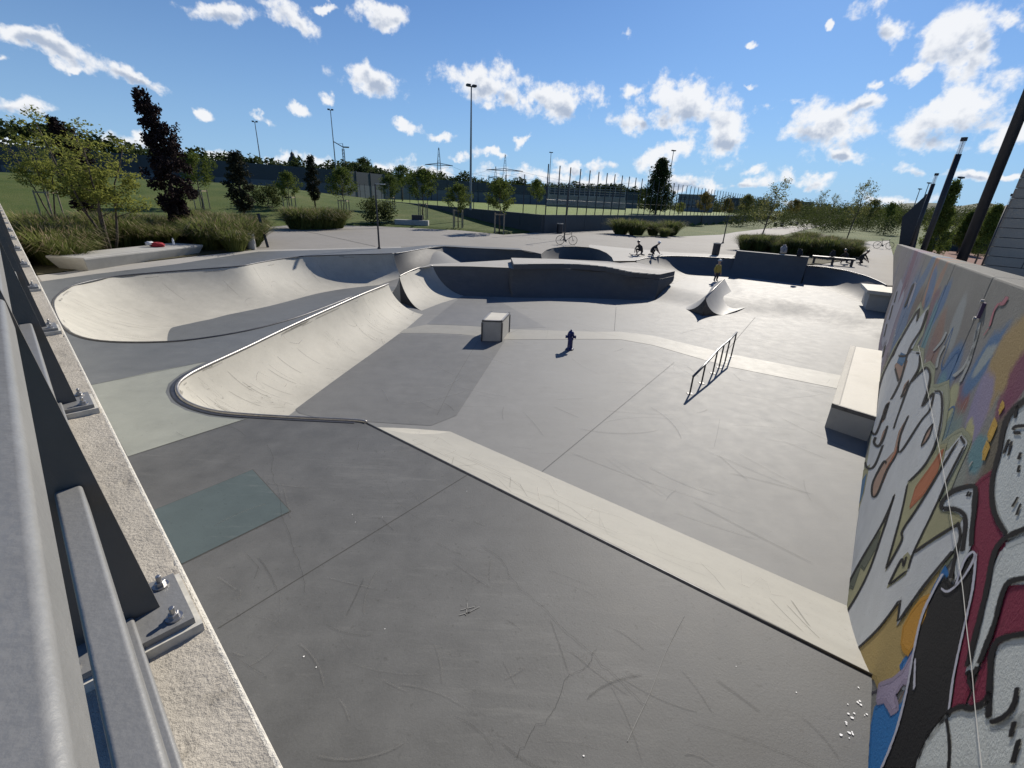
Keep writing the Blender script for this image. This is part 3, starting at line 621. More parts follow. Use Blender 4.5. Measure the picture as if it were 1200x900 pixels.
# right basin
rn = normals(right + [right[-1] + (right[-1] - right[-2])])[:-1]; rb = []
for p, n_, (_, _, run, pr) in zip(right, rn, right_px):
    q = p + n_ * run; rb.append(Vector((q.x, q.y, zf(q.x, q.y) - .01)))
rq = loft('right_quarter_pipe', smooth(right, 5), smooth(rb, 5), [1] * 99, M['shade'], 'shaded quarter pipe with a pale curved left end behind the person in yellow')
cop(rq, smooth(right, 5), .02, 'copingdark')
h0, h1 = right[-1], rlow[0]; RZ = 1.9
nrm = Vector(((h1 - h0).y, -(h1 - h0).x, 0)).normalized()
t0, t1 = Vector((h0.x, h0.y, RZ)), Vector((h1.x, h1.y, RZ))
b0, b1 = h0 + nrm * 1.7, h1 + nrm * 1.7; b0.z = zf(b0.x, b0.y) - .01; b1.z = zf(b1.x, b1.y) - .01
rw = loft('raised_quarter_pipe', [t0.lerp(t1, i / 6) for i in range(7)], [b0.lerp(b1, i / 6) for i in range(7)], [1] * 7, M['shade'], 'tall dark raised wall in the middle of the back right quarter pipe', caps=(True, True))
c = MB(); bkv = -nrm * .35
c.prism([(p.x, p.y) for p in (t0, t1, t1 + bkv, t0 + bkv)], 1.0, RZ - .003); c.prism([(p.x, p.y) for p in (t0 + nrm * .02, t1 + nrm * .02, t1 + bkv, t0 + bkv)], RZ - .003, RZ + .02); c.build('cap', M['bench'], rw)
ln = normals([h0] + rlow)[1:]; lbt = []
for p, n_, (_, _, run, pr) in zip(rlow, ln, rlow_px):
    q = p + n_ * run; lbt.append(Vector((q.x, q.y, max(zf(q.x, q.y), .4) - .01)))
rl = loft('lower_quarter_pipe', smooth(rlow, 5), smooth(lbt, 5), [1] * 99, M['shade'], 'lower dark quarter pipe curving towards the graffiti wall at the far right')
cop(rl, smooth(rlow, 5), .022, 'copingdark')
# small spine in front of the standing person
ap0 = at(827, 348.3, .82); ap1 = at(849, 326.5, .78)
sl0 = at(801.5, 361.7, -.01); sr0 = atf(848, 369.2, zf)
sl1 = ap1 + (sl0 - ap0); sl1.z = .36; sr1 = atf(876, 354.5, zf)
mid = lambda a, b, t: a.lerp(b, t)
sp = loft('spine_ramp', [ap0, mid(ap0, ap1, .33), mid(ap0, ap1, .66), ap1], [sl0, mid(sl0, sl1, .33), mid(sl0, sl1, .66), sl1], [1] * 4, M['mid'], 'small sharp spine ramp with a black end face in front of the person in yellow')
spr = loft('right_face', [ap1, mid(ap0, ap1, .66), mid(ap0, ap1, .33), ap0], [sr1, mid(sr0, sr1, .66), mid(sr0, sr1, .33), sr0], [1] * 4, M['mid'], None, parent=sp)
foot = Vector((ap0.x, ap0.y, -.01))
for side in (sl0, sr0):
    c = MB(); rw_ = profile(ap0, side, 1, 12); c.add(rw_ + [foot], [tuple(range(14))]); c.build('end_face', M['copingdark'], sp)
c = MB(); c.tube([ap0, ap1], .025, 8); c.build('coping', M['coping'], sp, smooth=True)

# ================================================================ wear: wheel scuffs, slide marks, hairline cracks
rw_ = random.Random(77)
def surf(rows, u, v):
    u = max(0, min(len(rows) - 1.001, u)); i = int(u); fu = u - i; n = len(rows[0]) - 1; v = max(0, min(n - .001, v * n)); j = int(v); fv = v - j
    a = rows[i][j].lerp(rows[i][j + 1], fv); b = rows[i + 1][j].lerp(rows[i + 1][j + 1], fv); return a.lerp(b, fu)
def rampmarks(name, parent, n, dark, lightm):
    rows = ROWS[name]; A, B = Soft(), Soft()
    for k in range(n):
        S_ = A if rw_.random() < .7 else B
        u0 = rw_.uniform(.2, len(rows) - 1.2); v0 = rw_.uniform(.05, .95); kind_ = rw_.random(); ln_ = rw_.uniform(.6, 3.0)
        if kind_ < .45: path = [(u0 + ln_ * t * .7, v0 + .25 * math.sin(t * 2.2) * rw_.choice((-1, 1)) * .6) for t in [i / 8 for i in range(9)]]
        elif kind_ < .8: v0 = rw_.uniform(.55, .98); path = [(u0 + .25 * ln_ * t * .4, v0 - .35 * t) for t in [i / 8 for i in range(9)]]
        else: v0 = rw_.uniform(.93, .985); path = [(u0 + ln_ * t * .8, v0) for t in [i / 8 for i in range(9)]]
        pts = []; ns = []; w = rw_.uniform(.012, .035) if kind_ < .8 else rw_.uniform(.03, .08)
        for (u, v) in path:
            p = surf(rows, u, v); du = surf(rows, u + .05, v) - surf(rows, u - .05, v); dv = surf(rows, u, v + .03) - surf(rows, u, v - .03); nn = du.cross(dv)
            if nn.length < 1e-9: continue
            nn.normalize(); nn = nn if nn.z > 0 else -nn; pts.append(p + nn * .004); ns.append((du if kind_ >= .45 and kind_ < .8 else dv).normalized())
        if len(pts) > 3: S_.ribbon(pts, ns, w)
    tag(A.build('wheel_marks', dark, parent), kind='stuff'); tag(B.build('scuff_marks', lightm, parent), kind='stuff')
dk = softmat('rubber_scuff', (.15, .145, .13), .3); lt_ = softmat('pale_scuff', (.50, .48, .43), .4)
rampmarks('quarter_pipe', qt, 150, dk, lt_); rampmarks('bank_ramp', bank, 26, dk, lt_); rampmarks('skate_bowl', bw, 130, dk, lt_); rampmarks('island_quarter_pipe', q2, 16, dk, lt_)
def flatmarks(name, n, box, zfun, mat, wr, lr, dz, test):
    s_ = Soft()
    for k in range(n):
        p = atf(rw_.uniform(box[0], box[2]), rw_.uniform(box[1], box[3]), zfun)
        if not test(p): continue
        a = rw_.uniform(0, 3.14) if rw_.random() < .4 else rw_.gauss(-.64, .35); l_ = rw_.uniform(*lr); cv = rw_.gauss(0, .5); pts = []; ns = []; x, y = p.x, p.y
        for i in range(9):
            pts.append(Vector((x, y, zfun(x, y) + dz))); ns.append(Vector((-math.sin(a), math.cos(a), 0))); x += math.cos(a) * l_ / 8; y += math.sin(a) * l_ / 8; a += cv / 8
        if all(test(q) for q in pts): s_.ribbon(pts, ns, rw_.uniform(*wr))
    tag(s_.build(name, mat), kind='structure')
ondeck = lambda p: not inside(main_hole, p[0], p[1]) and segd(hole, p[0], p[1], False) > .15 and Vector((p[0], p[1], 0)).dot(NL) > LOFF + .05 and (Vector((p[0], p[1], 0)) - P0).dot(NW) > .05
onfloor = lambda p: inside(main_hole, p[0], p[1]) and segd(hole, p[0], p[1], False) > 2.4 and p[1] < 20 and (Vector((p[0], p[1], 0)) - P0).dot(NW) > .1
flatmarks('dark_scuffs', 34, (150, 440, 1010, 890), z_d, softmat('deck_scuff_dark', (.06, .06, .06), .2), (.006, .03), (.15, .9), .0135, ondeck)
flatmarks('pale_scuffs', 90, (150, 440, 1010, 890), z_d, softmat('deck_scuff_pale', (.19, .19, .185), .2), (.005, .025), (.1, .7), .0145, ondeck)
flatmarks('floor_scuffs_dark', 60, (360, 370, 1000, 690), zf, softmat('floor_scuff_dark', (.11, .11, .108), .2), (.01, .045), (.3, 2.0), .0095, onfloor)
flatmarks('floor_scuffs_pale', 130, (360, 370, 1000, 690), zf, softmat('floor_scuff_pale', (.30, .30, .29), .25), (.01, .04), (.3, 2.0), .0105, onfloor)
cr = Soft()                                                     # hairline cracks
for (a, b) in (((655, 548), (780, 650)), ((310, 520), (360, 700)), ((560, 640), (760, 830)), ((700, 760), (600, 890))):
    p0_, p1_ = atf(*a, z_d), atf(*b, z_d); n_ = 40; pts = []; ns = []
    if inside(main_hole, p0_.x, p0_.y): continue
    d_ = (p1_ - p0_); nn = Vector((-d_.y, d_.x, 0)).normalized()
    for i in range(n_ + 1): t = i / n_; q = p0_.lerp(p1_, t) + nn * (.10 * noise.noise(Vector((t * 4, a[0], 0))) + .03 * noise.noise(Vector((t * 22, a[0], 0)))); pts.append(Vector((q.x, q.y, z_d(q.x, q.y) + .0155))); ns.append(nn)
    cr.ribbon(pts, ns, .006)
tag(cr.build('hairline_cracks', softmat('crack', (.05, .05, .05), .45)), kind='structure')

# ================================================================ left ledge and railing
lw = thing('ledge_wall', 'rough pale concrete ledge below the grey railing, with a bright chipped outer edge', 'wall', Lp(0, 0, 0))
def lbox(mb, t0, t1, o0, o1, z0, z1):
    vs = [Lp(t, o, z) - lw.location for z in (z0, z1) for (t, o) in ((t0, o0), (t1, o0), (t1, o1), (t0, o1))]
    mb.add(vs, [(0, 1, 2, 3), (4, 7, 6, 5), (0, 4, 5, 1), (1, 5, 6, 2), (2, 6, 7, 3), (3, 7, 4, 0)])
S0T = UL.dot(KC)
cuts = [S0T, -1.2, 2.9, 5.02, 7.6, 10.2, 13, 16, 19, 22, 26, 32, 40]
for a, b in zip(cuts[:-1], cuts[1:]):
    mb = MB(); lbox(mb, a + .004, b - .004, -.45, LOFF - .012, -.3, LEDZ - (.02 if a > -2 and b < 11 else .006)); mb.build('wall_block', M['ledge'], lw)
    mb = MB(); lbox(mb, a + .002, b - .002, LOFF - .0125, LOFF, -.3, LEDZ - .004)
    vs = mb.v
    mb.build('edge_strip', M['edge'], lw, bevel=.004)
mb = MB(); n_t, n_o = 900, 44; ta, tb_ = -1.2, 10.2
for i in range(n_t + 1):
    t = ta + (tb_ - ta) * (i / n_t) ** 1.35
    for j in range(n_o + 1):
        o_ = -.45 + (LOFF - .0095 + .45) * (j / n_o)
        q = Vector((t, o_, 0))
        h = noise.fractal(q * 14, .8, 2.1, 5) * .0018 + noise.noise(q * 80) * .0010 + noise.noise(q * 170 + Vector((9, 3, 1))) * .0007
        pit = noise.noise(q * 42 + Vector((3, 7, 1))); h -= max(0, pit - .30) * .012 * (1 + 2.5 * max(0, noise.noise(q * 3.1)))
        for tc_ in cuts:
            if abs(t - tc_) < .012: h -= .008
        p = Lp(t, o_, LEDZ - .002 + h) - lw.location; mb.v.append(tuple(p))
for i in range(n_t):
    for j in range(n_o): a = i * (n_o + 1) + j; mb.f.append((a, a + 1, a + n_o + 2, a + n_o + 1))
mb.build('ledge_top', M['ledge'], lw, smooth=True)

TS = [-.5, .995, 2.37, 3.79, 5.37, 6.9, 8.5, 10.05] + [11.6 + 1.55 * i for i in range(18)]
rl_ = thing('railing', 'grey painted steel railing with dark flat posts bolted to the left ledge', 'railing', Lp(0, 0, LEDZ))
BM = Matrix((UL, NL, Vector((0, 0, 1)))).transposed()          # local axes along the ledge, outwards, up
def finmesh():
    mb = MB(); w = .006; prof = [(.028, .034), (.028 - .08 * 1.1, 1.1), (.028 - .08 * 1.1 - .085, 1.1), (-.105, .034)]
    vs = [BM @ Vector((sx * w, o_, z)) for sx in (-1, 1) for o_, z in prof]
    mb.add(vs, [(0, 1, 2, 3), (7, 6, 5, 4), (0, 4, 5, 1), (1, 5, 6, 2), (2, 6, 7, 3), (3, 7, 4, 0)]); return mb.mesh('railing_post', M['steel'])
fin = finmesh()
mb = MB(); mb.box(BM @ Vector((0, -.035, .0265)), (.165, .21, .015), M=BM); plm = mb.mesh('base_plate', M['railp'])
mb = MB(); mb.box(BM @ Vector((0, -.033, .008)), (.185, .226, .022), M=BM); grm = mb.mesh('grout_bed', M['grout'])
mb = MB(); mb.lathe([(.019, .034), (.019, .038), (.0135, .0382)], n=16); mb.lathe([(.0125, .038), (.0125, .049), (.011, .050)], n=6); mb.lathe([(.0065, .049), (.0065, .068), (.005, .070)], n=10); bom = mb.mesh('bolt', M['bolt'])
def railmesh(l):
    mb = MB(); mb.box((0, 0, 0), (l, .036, .05), M=BM); return mb
for i, t in enumerate(TS):
    po = put('railing_post', fin, rl_, Lp(t, 0, 0)); bp = put('base_plate', plm, po)
    if i < 9:
        put('grout_bed', grm, po)
        for ox, oy in ((-.057, .042), (.057, .042), (-.057, -.115), (.057, -.115)): put('bolt', bom, po, BM @ Vector((ox, oy, .007)), (0, 0, rnd.uniform(0, 1)), .8)
for a, b in zip(TS[:-1], TS[1:]):
    for z, oo in ((.045, -.033), (.36, -.036), (.685, -.044), (1.0, -.044)):
        mb = railmesh(b - a - .0125); o_ = mb.build('rail', M['railp'], rl_, bevel=.006, smooth=True); o_.modifiers['bevel'].segments = 4; o_.modifiers['bevel'].harden_normals = True; o_.location = Lp((a + b) / 2, oo, z - .025)
# ================================================================ graffiti wall
SEAMS = [S0, -3.4, -.62, 2.0, 4.85, 7.7, 10.5, 13.3, 16.1, 18.9, 21.7, 24.5, 27.3, 30.1, 32.9, 35.7, 38.5, 41.3, 44.0, 46.4]
gw = thing('graffiti_wall', 'long concrete wall covered in colourful graffiti lettering along the right side', 'wall', (0, 0, 0))
for a, b in zip(SEAMS[:-1], SEAMS[1:]):
    mb = MB(); a_, b_ = a + .006, b - .006
    pts = [Wp(a_, 0, 0), Wp(b_, 0, 0), Wp(b_, 0, -.3), Wp(a_, 0, -.3)]
    mb.prism([(p.x, p.y) for p in pts][::-1], -.4, [Wtop(a_), Wtop(b_), Wtop(b_), Wtop(a_)][::-1]); mb.build('panel', M['wall'], gw, bevel=.018)
    mb = MB(); pts = [Wp(b - .0062, 0, -.02), Wp(b + .0062, 0, -.02), Wp(b + .0062, 0, -.28), Wp(b - .0062, 0, -.28)]
    mb.prism([(p.x, p.y) for p in pts][::-1], -.4, Wtop(b) - .03); mb.build('joint_seal', M['joint'], gw)

# ================================================================ things on the skate floor
def bev(o, w=.006): b = o.modifiers.new('bevel', 'BEVEL'); b.width = w; b.segments = 2; b.limit_method = 'ANGLE'; return o
HB = .70
tp = [at(565, 375.5, HB), at(588.6, 376.2, HB), at(597.5, 366.6, HB), at(575, 365.3, HB)]
base = (tp[0] + tp[1]) / 2; base.z = 0
bx = thing('grind_box', 'small concrete grind box with black steel edges standing on the pale floor stripe', 'grind box', base)
lp = [p - base for p in tp]
mb = MB(); mb.prism([(p.x, p.y) for p in lp], 0, HB); mb.build('block', M['bench'], bx, bevel=.008)
mb = MB(); ce = sum(lp, Vector()) / 4
mb.prism([tuple((p - (p - ce) * .16)[:2]) for p in lp], HB, HB + .004); mb.build('top_slab', M['benchtop'], bx)
for i in range(4):
    a, b = lp[i], lp[(i + 1) % 4]; mid_ = (a + b) / 2; out = mid_ - ce; out.z = 0; out.normalize(); d = (b - a)
    mb = MB(); mb.box((mid_.x, mid_.y, HB - .022), (d.length + .012, .06 if 0 else .012, .055), math.atan2(d.y, d.x)); o = mb.build('edge_angle', M['copingdark'], bx); o.location = out * .003 + Vector((0, 0, .004))
    mb = MB(); mb.box((mid_.x - out.x * .03, mid_.y - out.y * .03, HB + .006), (d.length, .06, .008), math.atan2(d.y, d.x)); mb.build('edge_plate', M['coping'], bx)
    mb = MB(); q = a + (a - ce).normalized() * .004; mb.box((q.x, q.y, HB / 2 - .03), (.05, .05, HB - .07), math.atan2(d.y, d.x)); mb.build('corner_angle', M['copingdark'], bx)

hy = thing('fire_hydrant', 'small dark blue fire hydrant standing alone on the skate floor', 'hydrant', at(667.5, 409.3, .004))
mb = MB(); mb.lathe([(.13, 0), (.13, .03), (.10, .035), (.085, .05), (.08, .30), (.095, .33), (.095, .36), (.085, .37), (.09, .46), (.115, .47), (.115, .495), (.10, .50)], n=18); mb.build('barrel', M['bluep'], hy, smooth=True)
mb = MB(); mb.lathe([(.105, .50), (.10, .54), (.08, .58), (.05, .61), (.03, .615), (.028, .65), (.0, .652)], n=18); mb.build('bonnet', M['bluep'], hy, smooth=True)
for s_ in (-1, 1):
    mb = MB(); mb.tube([(s_ * .07, 0, .415), (s_ * .14, 0, .415)], .045, 12); mb.tube([(s_ * .14, 0, .415), (s_ * .165, 0, .415)], .055, 8); mb.build('side_outlet', M['bluep'], hy)
mb = MB(); mb.tube([(0, -.06, .40), (0, -.15, .40)], .06, 12); mb.tube([(0, -.15, .40), (0, -.17, .40)], .07, 8); mb.build('front_outlet', M['bluep'], hy)
mb = MB()
for k in range(6): a = k * 1.047; mb.lathe([(.014, .03), (.014, .045)], (math.cos(a) * .115, math.sin(a) * .115, 0), 6)
mb.build('flange_bolts', M['bolt'], hy)

# grind rail
feet_px = [((808.3, 461.5), (810.6, 441)), ((821.5, 446.5), (825.6, 426.5)), ((834.2, 430.0), (838.3, 410.2)), ((842.8, 423.5), (847, 403.6)), ((849.4, 420.5), (854.4, 398)), ((856, 418), (863, 389.5))]
fa, fb = at(808.3, 461.5), at(856.5, 418.3); ts = [0, .24, .5, .66, .82, 1.0]
tops = [ztop(fa.lerp(fb, t), f[1][1]) for t, f in zip(ts, feet_px)]
gr = thing('grind_rail', 'low black kinked grind rail on six posts in the middle of the floor', 'grind rail', fa)
tp_ = [fa.lerp(fb, t) - fa + Vector((0, 0, z)) for t, z in zip(ts, tops)]
mb = MB(); mb.tube(tp_, .03, 10); mb.build('rail', plain('worn_steel', (.16, .16, .165), .35, .9, var=.3, sc=14), gr, smooth=True)
for q in tp_:
    mb = MB(); mb.tube([(q.x, q.y, -.01), (q.x, q.y, q.z)], .022, 8); mb.build('post', M['dark'], gr)
    mb = MB(); mb.box((q.x, q.y, .006), (.13, .13, .012)); mb.build('foot_plate', M['dark'], gr)

# ledge benches against the graffiti wall
BH = .57
ft = [at(975.5, 473, BH), at(1025.5, 486.5, BH), at(1027, 410, BH), at(997, 405.2, BH)]
sA, sB = (ft[1] - P0).dot(UW), (ft[2] - P0).dot(UW)
ft[1] = Wp(sA - .1, BH); ft[2] = Wp(sB, BH)
base = ft[0].copy(); base.z = 0
lb_ = thing('ledge_block', 'long pale concrete grind ledge with black steel edge against the graffiti wall', 'ledge', base)
lp = [p - base for p in ft]; ed = (lp[3] - lp[0]).normalized(); ou = Vector((-ed.y, ed.x, 0))
mb = MB(); mb.prism([(p.x, p.y) for p in lp], -.01, BH); mb.build('block', M['bench'], lb_, bevel=.006)
mb = MB(); ins = [lp[0] - ou * .14, lp[1] + ed * .03, lp[2] - ed * .02, lp[3] - ou * .14]; mb.prism([tuple(p[:2]) for p in ins], BH, BH + .004); mb.build('top_slab', M['benchtop'], lb_)
mid_ = (lp[0] + lp[3]) / 2; l_ = (lp[3] - lp[0]).length; an = math.atan2(ed.y, ed.x)
mb = MB(); mb.box((mid_.x - ou.x * .055, mid_.y - ou.y * .055, BH + .005), (l_ + .01, .12, .010), an); mb.box((mid_.x + ou.x * .005, mid_.y + ou.y * .005, BH - .025), (l_ + .01, .01, .07), an); mb.build('edge_angle', M['edge'], lb_)
fe = lp[1] - lp[0]; fm = (lp[0] + lp[1]) / 2; fn_ = Vector((fe.y, -fe.x, 0)).normalized()
mb = MB(); mb.box((fm.x + fn_.x * .006, fm.y + fn_.y * .006, BH - .04), (fe.length, .012, .09), math.atan2(fe.y, fe.x)); mb.build('end_angle', M['copingdark'], lb_)

b2 = [at(1020.4, 366, .32), at(1034.5, 369, .32)]
z2 = ztop(b2[0], 340.5)
q0, q1 = at(1021, 340.5, z2), at(1016, 333.3, z2)
s0_, s1_ = (q0 - P0).dot(UW), (q1 - P0).dot(UW)
fp = [q0, Wp(s0_ - .05, z2), Wp(s1_ + .3, z2), q1]; base = q0.copy(); base.z = .3
l2 = thing('ledge_block', 'short dark-sided concrete ledge with a pale top at the far end of the graffiti wall', 'ledge', base); lp = [p - base for p in fp]
mb = MB(); mb.prism([(p.x, p.y) for p in lp], -.3, z2 - base.z); mb.build('block', M['bench'], l2)
mb = MB(); pr_ = [lp[0] + Vector((-.25, -.12, 0)), lp[1] + Vector((-.1, -.12, 0)), lp[2], lp[3] + Vector((-.25, .05, 0))]; mb.prism([tuple(p[:2]) for p in pr_], z2 - base.z - .12, z2 - base.z + .03); mb.build('overhanging_top', M['benchtop'], l2)

# ================================================================ people
def skin(name, joints, bones, mats, matf, parent=None, sub=2):
    me = bpy.data.meshes.new(name); me.from_pydata([j[0] for j in joints], bones, []); o = bpy.data.objects.new('tmp', me); COL.objects.link(o)
    sk = o.modifiers.new('skin', 'SKIN'); sk.use_smooth_shade = True
    for i, j in enumerate(joints):
        r_ = j[1]; v = me.skin_vertices[0].data[i]; v.radius = (r_, r_) if isinstance(r_, float) else r_; v.use_root = i == 0
    ss = o.modifiers.new('sub', 'SUBSURF'); ss.levels = ss.render_levels = sub
    dg = bpy.context.evaluated_depsgraph_get(); m2 = bpy.data.meshes.new_from_object(o.evaluated_get(dg)); bpy.data.objects.remove(o)
    m2.name = name; m2.materials.clear()
    for m in mats: m2.materials.append(m)
    for p in m2.polygons: p.material_index = matf(p.center); p.use_smooth = True
    q = put(name, m2, parent); return q
skinm = plain('skin', (.46, .29, .21), .55, var=.06); yel = plain('yellow_jacket', (.42, .32, .07), .8, var=.2, sc=14); trou = plain('dark_trousers', (.04, .04, .05), .85, var=.3); blk = plain('black_clothes', (.018, .018, .022), .85, var=.3); helm = plain('pale_helmet', (.55, .55, .52), .35); shoe = plain('shoe_rubber', (.05, .05, .05), .7)
def head_parts(root, c, r, face, hmat):
    # face is the facing direction; eyes, nose, ears and the helmet shell
    f = Vector(face).normalized(); s_ = Vector((f.y, -f.x, 0)).normalized()
    mb = MB()
    for k in (-1, 1): mb.box(c + f * r * .93 + s_ * k * r * .36 + Vector((0, 0, r * .05)), (.02, .02, .012), math.atan2(f.y, f.x))
    mb.build('eyes', M['black'], root)
    mb = MB(); mb.lathe([(0.0, 1.05), (.45, .98), (.8, .74), (1.0, .35), (1.08, .06), (1.02, .02), (.9, .1), (.0, .6)], n=20); mb.v = [tuple(c + Vector(v) * r * 1.12) for v in mb.v]; h = mb.build('helmet', hmat, root, smooth=True)
    mb = MB(); mb.tube([c + s_ * r + Vector((0, 0, .02)), c + f * r * .45 + Vector((0, 0, -r * 1.12)), c - s_ * r + Vector((0, 0, .02))], .007, 6); mb.build('chin_strap', M['black'], root)
def hand(j, b, wi, wr, d, curl=(0, 0, -1)):
    d = Vector(d).normalized(); cu = Vector(curl); sd_ = d.cross(cu).normalized(); k0 = len(j)
    pal = Vector(wr) + d * .055; j.append((tuple(pal), (.032, .016))); b.append((wi, k0))
    for k in range(4):
        a = pal + d * .025 + sd_ * (.03 - .02 * k); l_ = (.062, .072, .068, .052)[k]; i = len(j)
        j.append((tuple(a), .0095)); j.append((tuple(a + d * l_ * .55 + cu * .012), .0085)); j.append((tuple(a + d * l_ * .85 + cu * .035), .007)); b.extend([(k0, i), (i, i + 1), (i + 1, i + 2)])
    a = pal - d * .02 + sd_ * .035; i = len(j); j.append((tuple(a), .011)); j.append((tuple(a + d * .035 + sd_ * .02 + cu * .01), .009)); b.extend([(k0, i), (i, i + 1)])
pk_ = at(838, 331.2, .35); pk_.z = zf(pk_.x, pk_.y)
kid = thing('person', 'person in a mustard yellow jacket, dark trousers and pale helmet standing by the small spine', 'person', pk_, R(20)); ks = 1.4
J = [((0, 0, .52), .105), ((0, .01, .66), .105), ((0, 0, .80), .115), ((0, -.01, .93), .055), ((0, -.02, 1.0), .05), ((0, -.03, 1.08), .085), ((0, -.03, 1.17), .08),
     ((-.075, 0, .48), .075), ((-.09, -.03, .27), .055), ((-.09, .02, .07), .04), ((-.1, -.10, .03), .035),
     ((.075, 0, .48), .075), ((.11, .02, .27), .055), ((.12, .06, .07), .04), ((.14, -.05, .03), .035),
     ((-.15, 0, .86), .055), ((-.21, .02, .66), .045), ((-.19, -.07, .50), .033), ((.15, 0, .86), .055), ((.21, .02, .66), .045), ((.20, -.06, .50), .033)]
Bn = [(0, 1), (1, 2), (2, 3), (3, 4), (4, 5), (5, 6), (0, 7), (7, 8), (8, 9), (9, 10), (0, 11), (11, 12), (12, 13), (13, 14), (2, 15), (15, 16), (16, 17), (2, 18), (18, 19), (19, 20)]
hand(J, Bn, 17, J[17][0], (0, -.15, -1), (.3, -1, 0)); hand(J, Bn, 20, J[20][0], (0, -.15, -1), (-.3, -1, 0))
sc_ = 1.06
J = [((a[0] * sc_, a[1] * sc_, a[2] * sc_), (r_ * sc_ if isinstance(r_, float) else (r_[0] * sc_, r_[1] * sc_))) for a, r_ in J]
def kidmat(c):
    if c.z < .09: return 3
    if c.z < .53 and abs(c.x) < .175: return 2
    if c.z < .53: return 0
    if c.z < .99: return 1
    return 0
skin('body', J, Bn, [skinm, yel, trou, shoe], kidmat, kid)
head_parts(kid, Vector((0, -.032, 1.19)), .1, (0, -1, 0), helm)
def croucher(name_label, loc, rz, lean, hm, arms):
    c_ = thing('person', name_label, 'person', loc, rz)
    j = [((0, .05, .42), .13), ((0, -.05 * lean, .58), .13), ((0, -.22 * lean, .74), .14), ((0, -.30 * lean, .83), .06), ((0, -.35 * lean, .88), .055), ((0, -.40 * lean, .94), .09), ((0, -.41 * lean, 1.02), .085),
         ((-.11, .02, .40), .09), ((-.2, -.30, .48), .065), ((-.2, -.12, .10), .045), ((-.21, -.26, .04), .04),
         ((.11, .06, .36), .09), ((.2, -.18, .12), .065), ((.2, .20, .07), .045), ((.2, .30, .05), .04),
         ((-.19, -.22 * lean, .70), .06), ((-.25, -.38, .50), .045), ((-.14, -.52, .34), .034), ((.19, -.22 * lean, .70), .06), ((.26, -.36, .48), .045), ((.14, -.52, .30), .034)]
    b = list(Bn[:20]); hand(j, b, 17, j[17][0], (.3, -.6, -.6)); hand(j, b, 20, j[20][0], (-.3, -.6, -.6))
    c_.scale = (.84,) * 3
    skin('body', j, b, [skinm, blk, trou, shoe], lambda c: (3 if c.z < .07 else 1 if (c.z > .36 and c.z < .86 and c.y > -.47) else (0 if (c.z > .84 or c.y < -.47) else (2 if c.z < .3 else 1))), c_)
    head_parts(c_, Vector((0, -.405 * lean, 1.0)), .105, (0, -1, -.3), hm); return c_
p1_ = atf(750, 299.5, z_d); p2_ = atf(763, 299.8, z_d)
croucher('person in dark clothes crouching on the left of the pair at the rear deck edge', p1_, R(-50), 1.0, plain('black_helmet', (.03, .03, .035), .4), 0)
croucher('person in black with a white helmet bending down on the right of the pair', p2_, R(60), 1.15, M['white'], 0)
def board(label, loc, rz):
    b_ = thing('skateboard', label, 'skateboard', loc, rz)
    mb = MB(); pts = [(-.40, .07), (-.33, .02), (-.2, 0), (.2, 0), (.33, .02), (.40, .07)]
    for (x0, z0), (x1, z1) in zip(pts[:-1], pts[1:]):
        w0 = .06 if abs(x0) > .39 else .1; w1 = .06 if abs(x1) > .39 else .1
        mb.add([(x0, -w0, z0 + .1), (x1, -w1, z1 + .1), (x1, w1, z1 + .1), (x0, w0, z0 + .1), (x0, -w0, z0 + .088), (x1, -w1, z1 + .088), (x1, w1, z1 + .088), (x0, w0, z0 + .088)], [(0, 1, 2, 3), (7, 6, 5, 4), (0, 4, 5, 1), (2, 6, 7, 3), (0, 3, 7, 4), (1, 5, 6, 2)])
    mb.build('deck', M['dark'], b_)
    for x in (-.22, .22):
        mb = MB(); mb.box((x, 0, .065), (.06, .16, .05)); tr_ = mb.build('truck', M['coping'], b_)
        for y in (-.09, .09):
            mb = MB(); mb.tube([(x, y - .017, .03), (x, y + .017, .03)], .03, 10); mb.build('wheel', M['white'], tr_)
board('black skateboard on the rear deck in front of the left crouching person', atf(744, 300.3, z_d), .3)
board('black skateboard on the rear deck in front of the right crouching person', atf(768, 300.5, z_d), -.2)

